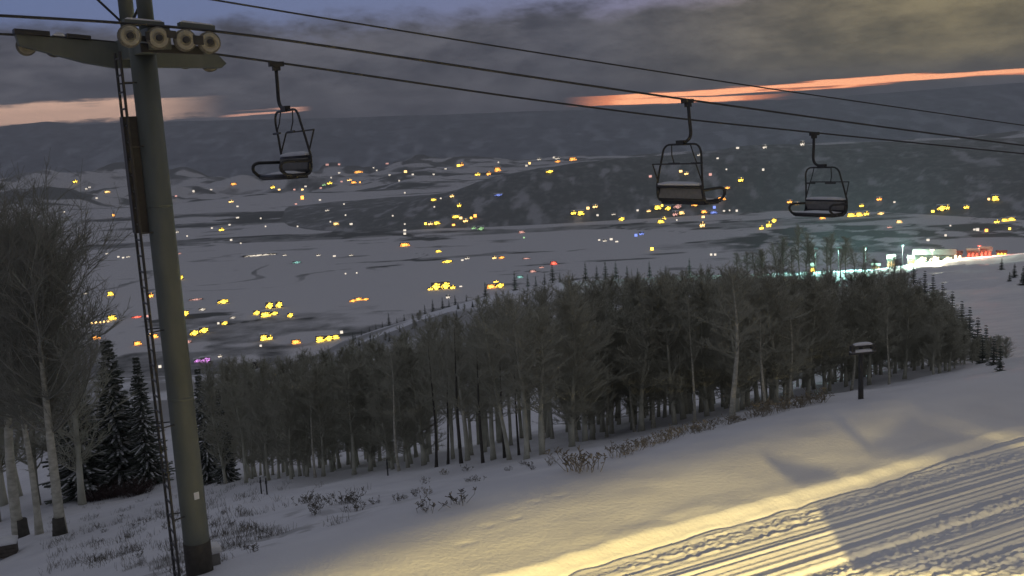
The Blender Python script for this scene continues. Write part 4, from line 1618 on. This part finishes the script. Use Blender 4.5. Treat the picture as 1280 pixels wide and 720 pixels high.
gp = lambda px, py: Vector(near_hit(px, py))
LA = Vector((5.8, 7.0, -6.2))
LB = Vector((10.5, 3.5, -5.0))
spot(LA, gp(860, 690), 16500, 84, 0.5, 0.032)
spot(LB, gp(640, 655), 5500, 27, 0.12, 0.016, (1.0, 0.82, 0.42))
spot((5.0, -2.0, -2.0), gp(55, 640), 1300, 20, 1.0, 0.15, (1.0, 0.84, 0.58))

spot((15.0, 4.0, -6.2), gp(1180, 660), 7000, 46, 0.9, 0.03, (1.0, 0.80, 0.40))  # fill lamp added to lighten the shadowed snow at lower right


def shade_board(name, lamp, pts, Yp, label):
    """added unseen board between lamp and snow, cut to the shadow it should cast"""
    vs = []
    for p in pts:
        t_ = gp(*p)
        f_ = (Yp - lamp.y) / (t_.y - lamp.y)
        vs.append(lamp + (t_ - lamp) * f_)
    k_ = len(vs)
    mb = MB()
    back_ = [v + Vector((0.0, 0.14, 0)) for v in vs]
    fs = [tuple(range(k_)), tuple(reversed(range(k_, 2 * k_)))]
    for i in range(k_):
        j = (i + 1) % k_
        fs.append((i, i + k_, j + k_, j))
    mb.add(vs + back_, fs)
    tag(mb.build(name, M['wood']), label, 'shadow board', 'added light blockers below the frame')


def light_cutoff(lamp, Yp, label):  # added board out of view that stops lamp light at the crest
    pts3 = []
    for s_ in (-8, -2, 3, 6, 9, 13, 18, 24, 30, 38, 46):
        n_ = float(crest_n(s_)) - 1.8
        x_, y_ = xy(s_, n_)
        pts3.append(Vector((x_, y_, float(ground_z(x_, y_)) - 0.05)))
    f_ = [(Yp - lamp.y) / (p.y - lamp.y) for p in pts3]
    low = [lamp + (p - lamp) * k for p, k in zip(pts3, f_)]
    top = [Vector((p.x, p.y, lamp.z + 1.1)) for p in reversed(low)]
    vs = low + top
    k_ = len(vs)
    mb = MB()
    fs = [tuple(range(k_)), tuple(reversed(range(k_, 2 * k_)))]
    for i in range(k_):
        j = (i + 1) % k_
        fs.append((i, i + k_, j + k_, j))
    mb.add(vs + [v + Vector((0, 0.05, 0)) for v in vs], fs)
    tag(mb.build('lamp_cutoff_board', M['wood']), label, 'light_cutoff', 'added light blockers below the frame')


light_cutoff(LA, LA.y + 2.0, 'unseen timber board added to keep the main floodlight off the trees')
light_cutoff(LB, LB.y + 1.3, 'unseen timber board added to cut the right floodlight at the crest')
light_cutoff(Vector((15.0, 4.0, -6.2)), 5.3, 'unseen timber board added to cut the fill lamp at the crest')
shade_board('shadow_board_main', LA, [(1072, 716), (1030, 642), (1110, 612), (1200, 590), (1182, 574), (1093, 566), (1152, 527), (1215, 548), (1345, 590), (1345, 716)], 11.0, 'unseen timber board added to cast the large shadow at right')  # added boards outlined from the wanted shadows; no hut stands here
shade_board('shadow_board_upper', LA, [(1158, 522), (1135, 498), (1160, 482), (1345, 450), (1345, 566), (1215, 533)], 11.5, 'unseen timber board added to cast the upper right shadow')
shade_board('shadow_board_small', LA, [(958, 577), (1052, 598), (1002, 608), (985, 600)], 11.2, 'small unseen timber board added to cast a triangular shadow')
shade_board('shadow_board_narrow', LA, [(1026, 513), (1036, 512), (1100, 564), (1088, 568)], 11.3, 'narrow unseen timber board added to cast a diagonal shadow')

# ------------------------------------------------------------------ sky, sun, haze
world = bpy.data.worlds.new('World')
scene.world = world
world.use_nodes = True
nt = world.node_tree
bg = nt.nodes['Background']
NN = nt.nodes.new
LK = nt.links.new
SUN_EL, SUN_AZ = R(1.5), R(28)
sky = NN('ShaderNodeTexSky')
sky.sky_type = 'NISHITA'
sky.sun_disc = False
sky.sun_elevation = SUN_EL
sky.sun_rotation = SUN_AZ
tc = NN('ShaderNodeTexCoord')
sep = NN('ShaderNodeSeparateXYZ')
LK(tc.outputs['Generated'], sep.inputs[0])


def math_node(op, a, b=None, c=None, clamp=False):
    n = NN('ShaderNodeMath')
    n.operation = op
    n.use_clamp = clamp
    for i, v in enumerate((a, b, c)):
        if v is None:
            continue
        if isinstance(v, (int, float)):
            n.inputs[i].default_value = v
        else:
            LK(v, n.inputs[i])
    return n.outputs[0]


def mapr(v, a, b, lo=0.0, hi=1.0):
    n = NN('ShaderNodeMapRange')
    n.interpolation_type = 'SMOOTHSTEP'
    n.inputs['From Min'].default_value = a
    n.inputs['From Max'].default_value = b
    n.inputs['To Min'].default_value = lo
    n.inputs['To Max'].default_value = hi
    LK(v, n.inputs['Value'])
    return n.outputs['Result']


def mix(f, a, b):
    n = NN('ShaderNodeMixRGB')
    for i, v in zip((0, 1, 2), (f, a, b)):
        if isinstance(v, (int, float)):
            n.inputs[i].default_value = v
        elif isinstance(v, tuple):
            n.inputs[i].default_value = (*v, 1)
        else:
            LK(v, n.inputs[i])
    return n.outputs[0]


sx, sy, sz = sep.outputs
az = math_node('ARCTAN2', sx, sy)          # azimuth from straight ahead, + right
mpn = NN('ShaderNodeMapping')
mpn.inputs['Scale'].default_value = (6.0, 6.0, 17.0)
LK(tc.outputs['Generated'], mpn.inputs['Vector'])
cn = NN('ShaderNodeTexNoise')
cn.inputs['Scale'].default_value = 2.0
cn.inputs['Detail'].default_value = 9
cn.inputs['Roughness'].default_value = 0.66
LK(mpn.outputs['Vector'], cn.inputs['Vector'])
nz = cn.outputs['Fac']
# cloud deck colours
c1 = mix(mapr(az, 0.05, 0.42), (0.078, 0.079, 0.096), (0.168, 0.140, 0.082))
c1 = mix(mapr(sz, 0.035, 0.0), c1, (0.058, 0.060, 0.078))
dk = NN('ShaderNodeMixRGB')
dk.blend_type = 'MULTIPLY'
dk.inputs[0].default_value = 1.0
LK(c1, dk.inputs[1])
LK(mix(mapr(nz, 0.30, 0.72), (0.58, 0.60, 0.66), (1.38, 1.36, 1.34)), dk.inputs[2])
c1 = dk.outputs[0]
# overhead (out of the picture): pale dusk blue
c1 = mix(mapr(sz, 0.18, 0.5), c1, (0.136, 0.141, 0.166))
skc = NN('ShaderNodeMixRGB')
skc.blend_type = 'MULTIPLY'
skc.inputs[0].default_value = 1
skc.inputs[2].default_value = (0.055, 0.055, 0.055, 1)
LK(sky.outputs[0], skc.inputs[1])
# blue gaps high in the picture
gapf = math_node('MULTIPLY', mapr(sz, 0.26, 0.18), math_node('MULTIPLY', mapr(math_node('ADD', sz, math_node('MULTIPLY', nz, 0.06)), 0.112, 0.136), mapr(az, 0.30, 0.10)))
blue = mix(0.35, (0.12, 0.18, 0.40), skc.outputs[0])
c1 = mix(gapf, c1, blue)
# sunset slits between cloud and mountains
mp2 = NN('ShaderNodeMapping')
mp2.inputs['Scale'].default_value = (9.0, 9.0, 260.0)
LK(tc.outputs['Generated'], mp2.inputs['Vector'])
sn2 = NN('ShaderNodeTexNoise')
sn2.inputs['Scale'].default_value = 1.0
sn2.inputs['Detail'].default_value = 5
LK(mp2.outputs['Vector'], sn2.inputs['Vector'])
wob = math_node('MULTIPLY_ADD', sn2.outputs['Fac'], 0.012, -0.006)


wob3 = math_node('MULTIPLY_ADD', nz, 0.034, -0.017)


def band(center_pts, half, wob=wob):
    """bright slit following an elevation line in azimuth"""
    rp = None
    (a0, e0), (a1, e1) = center_pts
    k = (e1 - e0) / (a1 - a0)
    ctr = math_node('MULTIPLY_ADD', az, k, e0 - k * a0)
    d = math_node('ABSOLUTE', math_node('SUBTRACT', math_node('ADD', sz, wob), ctr))
    return mapr(d, half, half * 0.55)


def dirof(px, py):
    q = ray(px, py)
    q = q / np.linalg.norm(q)
    return math.atan2(q[0], q[1]), q[2]


b1 = band([dirof(735, 125), dirof(1280, 88)], 0.0031)
b1 = math_node('MULTIPLY', b1, mapr(az, dirof(700, 127)[0], dirof(800, 120)[0]))
b2 = band([dirof(735, 129), dirof(1100, 116)], 0.0026)
b2 = math_node('MULTIPLY', math_node('MULTIPLY', b2, mapr(az, dirof(700, 127)[0], dirof(790, 120)[0])), mapr(az, dirof(1000, 120)[0], dirof(900, 115)[0]))
b1 = math_node('MAXIMUM', b1, b2)
b3 = band([dirof(0, 147), dirof(275, 131)], 0.0105, math_node('ADD', wob, math_node('MULTIPLY', wob3, 0.55)))
b3 = math_node('MULTIPLY', b3, mapr(az, dirof(290, 127)[0], dirof(170, 120)[0]))
b4 = band([dirof(270, 146), dirof(390, 136)], 0.0026)
b4 = math_node('MULTIPLY', math_node('MULTIPLY', b4, mapr(az, dirof(265, 127)[0], dirof(300, 120)[0])), mapr(az, dirof(392, 127)[0], dirof(360, 120)[0]))
c1 = mix(b1, c1, (1.75, 0.52, 0.20))
c1 = mix(math_node('MULTIPLY', mapr(b1, 0.7, 1.0), 0.6), c1, (2.0, 0.95, 0.48))
c1 = mix(b3, c1, (0.80, 0.50, 0.37))
c1 = mix(b4, c1, (0.95, 0.46, 0.32))
LK(c1, bg.inputs['Color'])
bg.inputs['Strength'].default_value = 1.0

sl = bpy.data.lights.new('sun', 'SUN')
sl.energy = 0.02
sl.angle = R(12)
sl.color = (1.0, 0.72, 0.5)
so = bpy.data.objects.new('sun', sl)
col.objects.link(so)
sd = Vector((math.sin(SUN_AZ) * math.cos(SUN_EL), math.cos(SUN_AZ) * math.cos(SUN_EL), math.sin(SUN_EL)))
so.rotation_euler = (-sd).to_track_quat('-Z', 'Y').to_euler()

HAZE = 6.5e-5
if HAZE:
    mb = MB()
    mb.box((0, 5800, -60), (26000, 16000, 860))
    hz = bpy.data.materials.new('haze_air')
    hz.use_nodes = True
    hn = hz.node_tree
    hn.nodes.remove(hn.nodes['Principled BSDF'])
    pv = hn.nodes.new('ShaderNodeVolumePrincipled')
    pv.inputs['Color'].default_value = (0.86, 0.89, 0.97, 1)
    pv.inputs['Density'].default_value = HAZE
    hn.links.new(pv.outputs[0], hn.nodes['Material Output'].inputs['Volume'])
    hb = mb.build('haze', hz)
    tag(hb, 'thin pale evening haze filling the valley air', 'haze', kind='stuff')

scene.view_settings.view_transform = 'Standard'
scene.view_settings.look = 'None'
scene.view_settings.exposure = 0.35
scene.view_settings.gamma = 1.0
cy = scene.cycles
cy.use_denoising = True
cy.max_bounces = 5
cy.volume_bounces = 0
cy.sample_clamp_indirect = 3
print('aspens', len([o for o in col.objects if o.name.startswith('aspen_tree')]), 'spruces', len([o for o in col.objects if o.name.startswith('spruce_tree')]), 'houses', len([o for o in col.objects if o.name.startswith('lit_house')]))
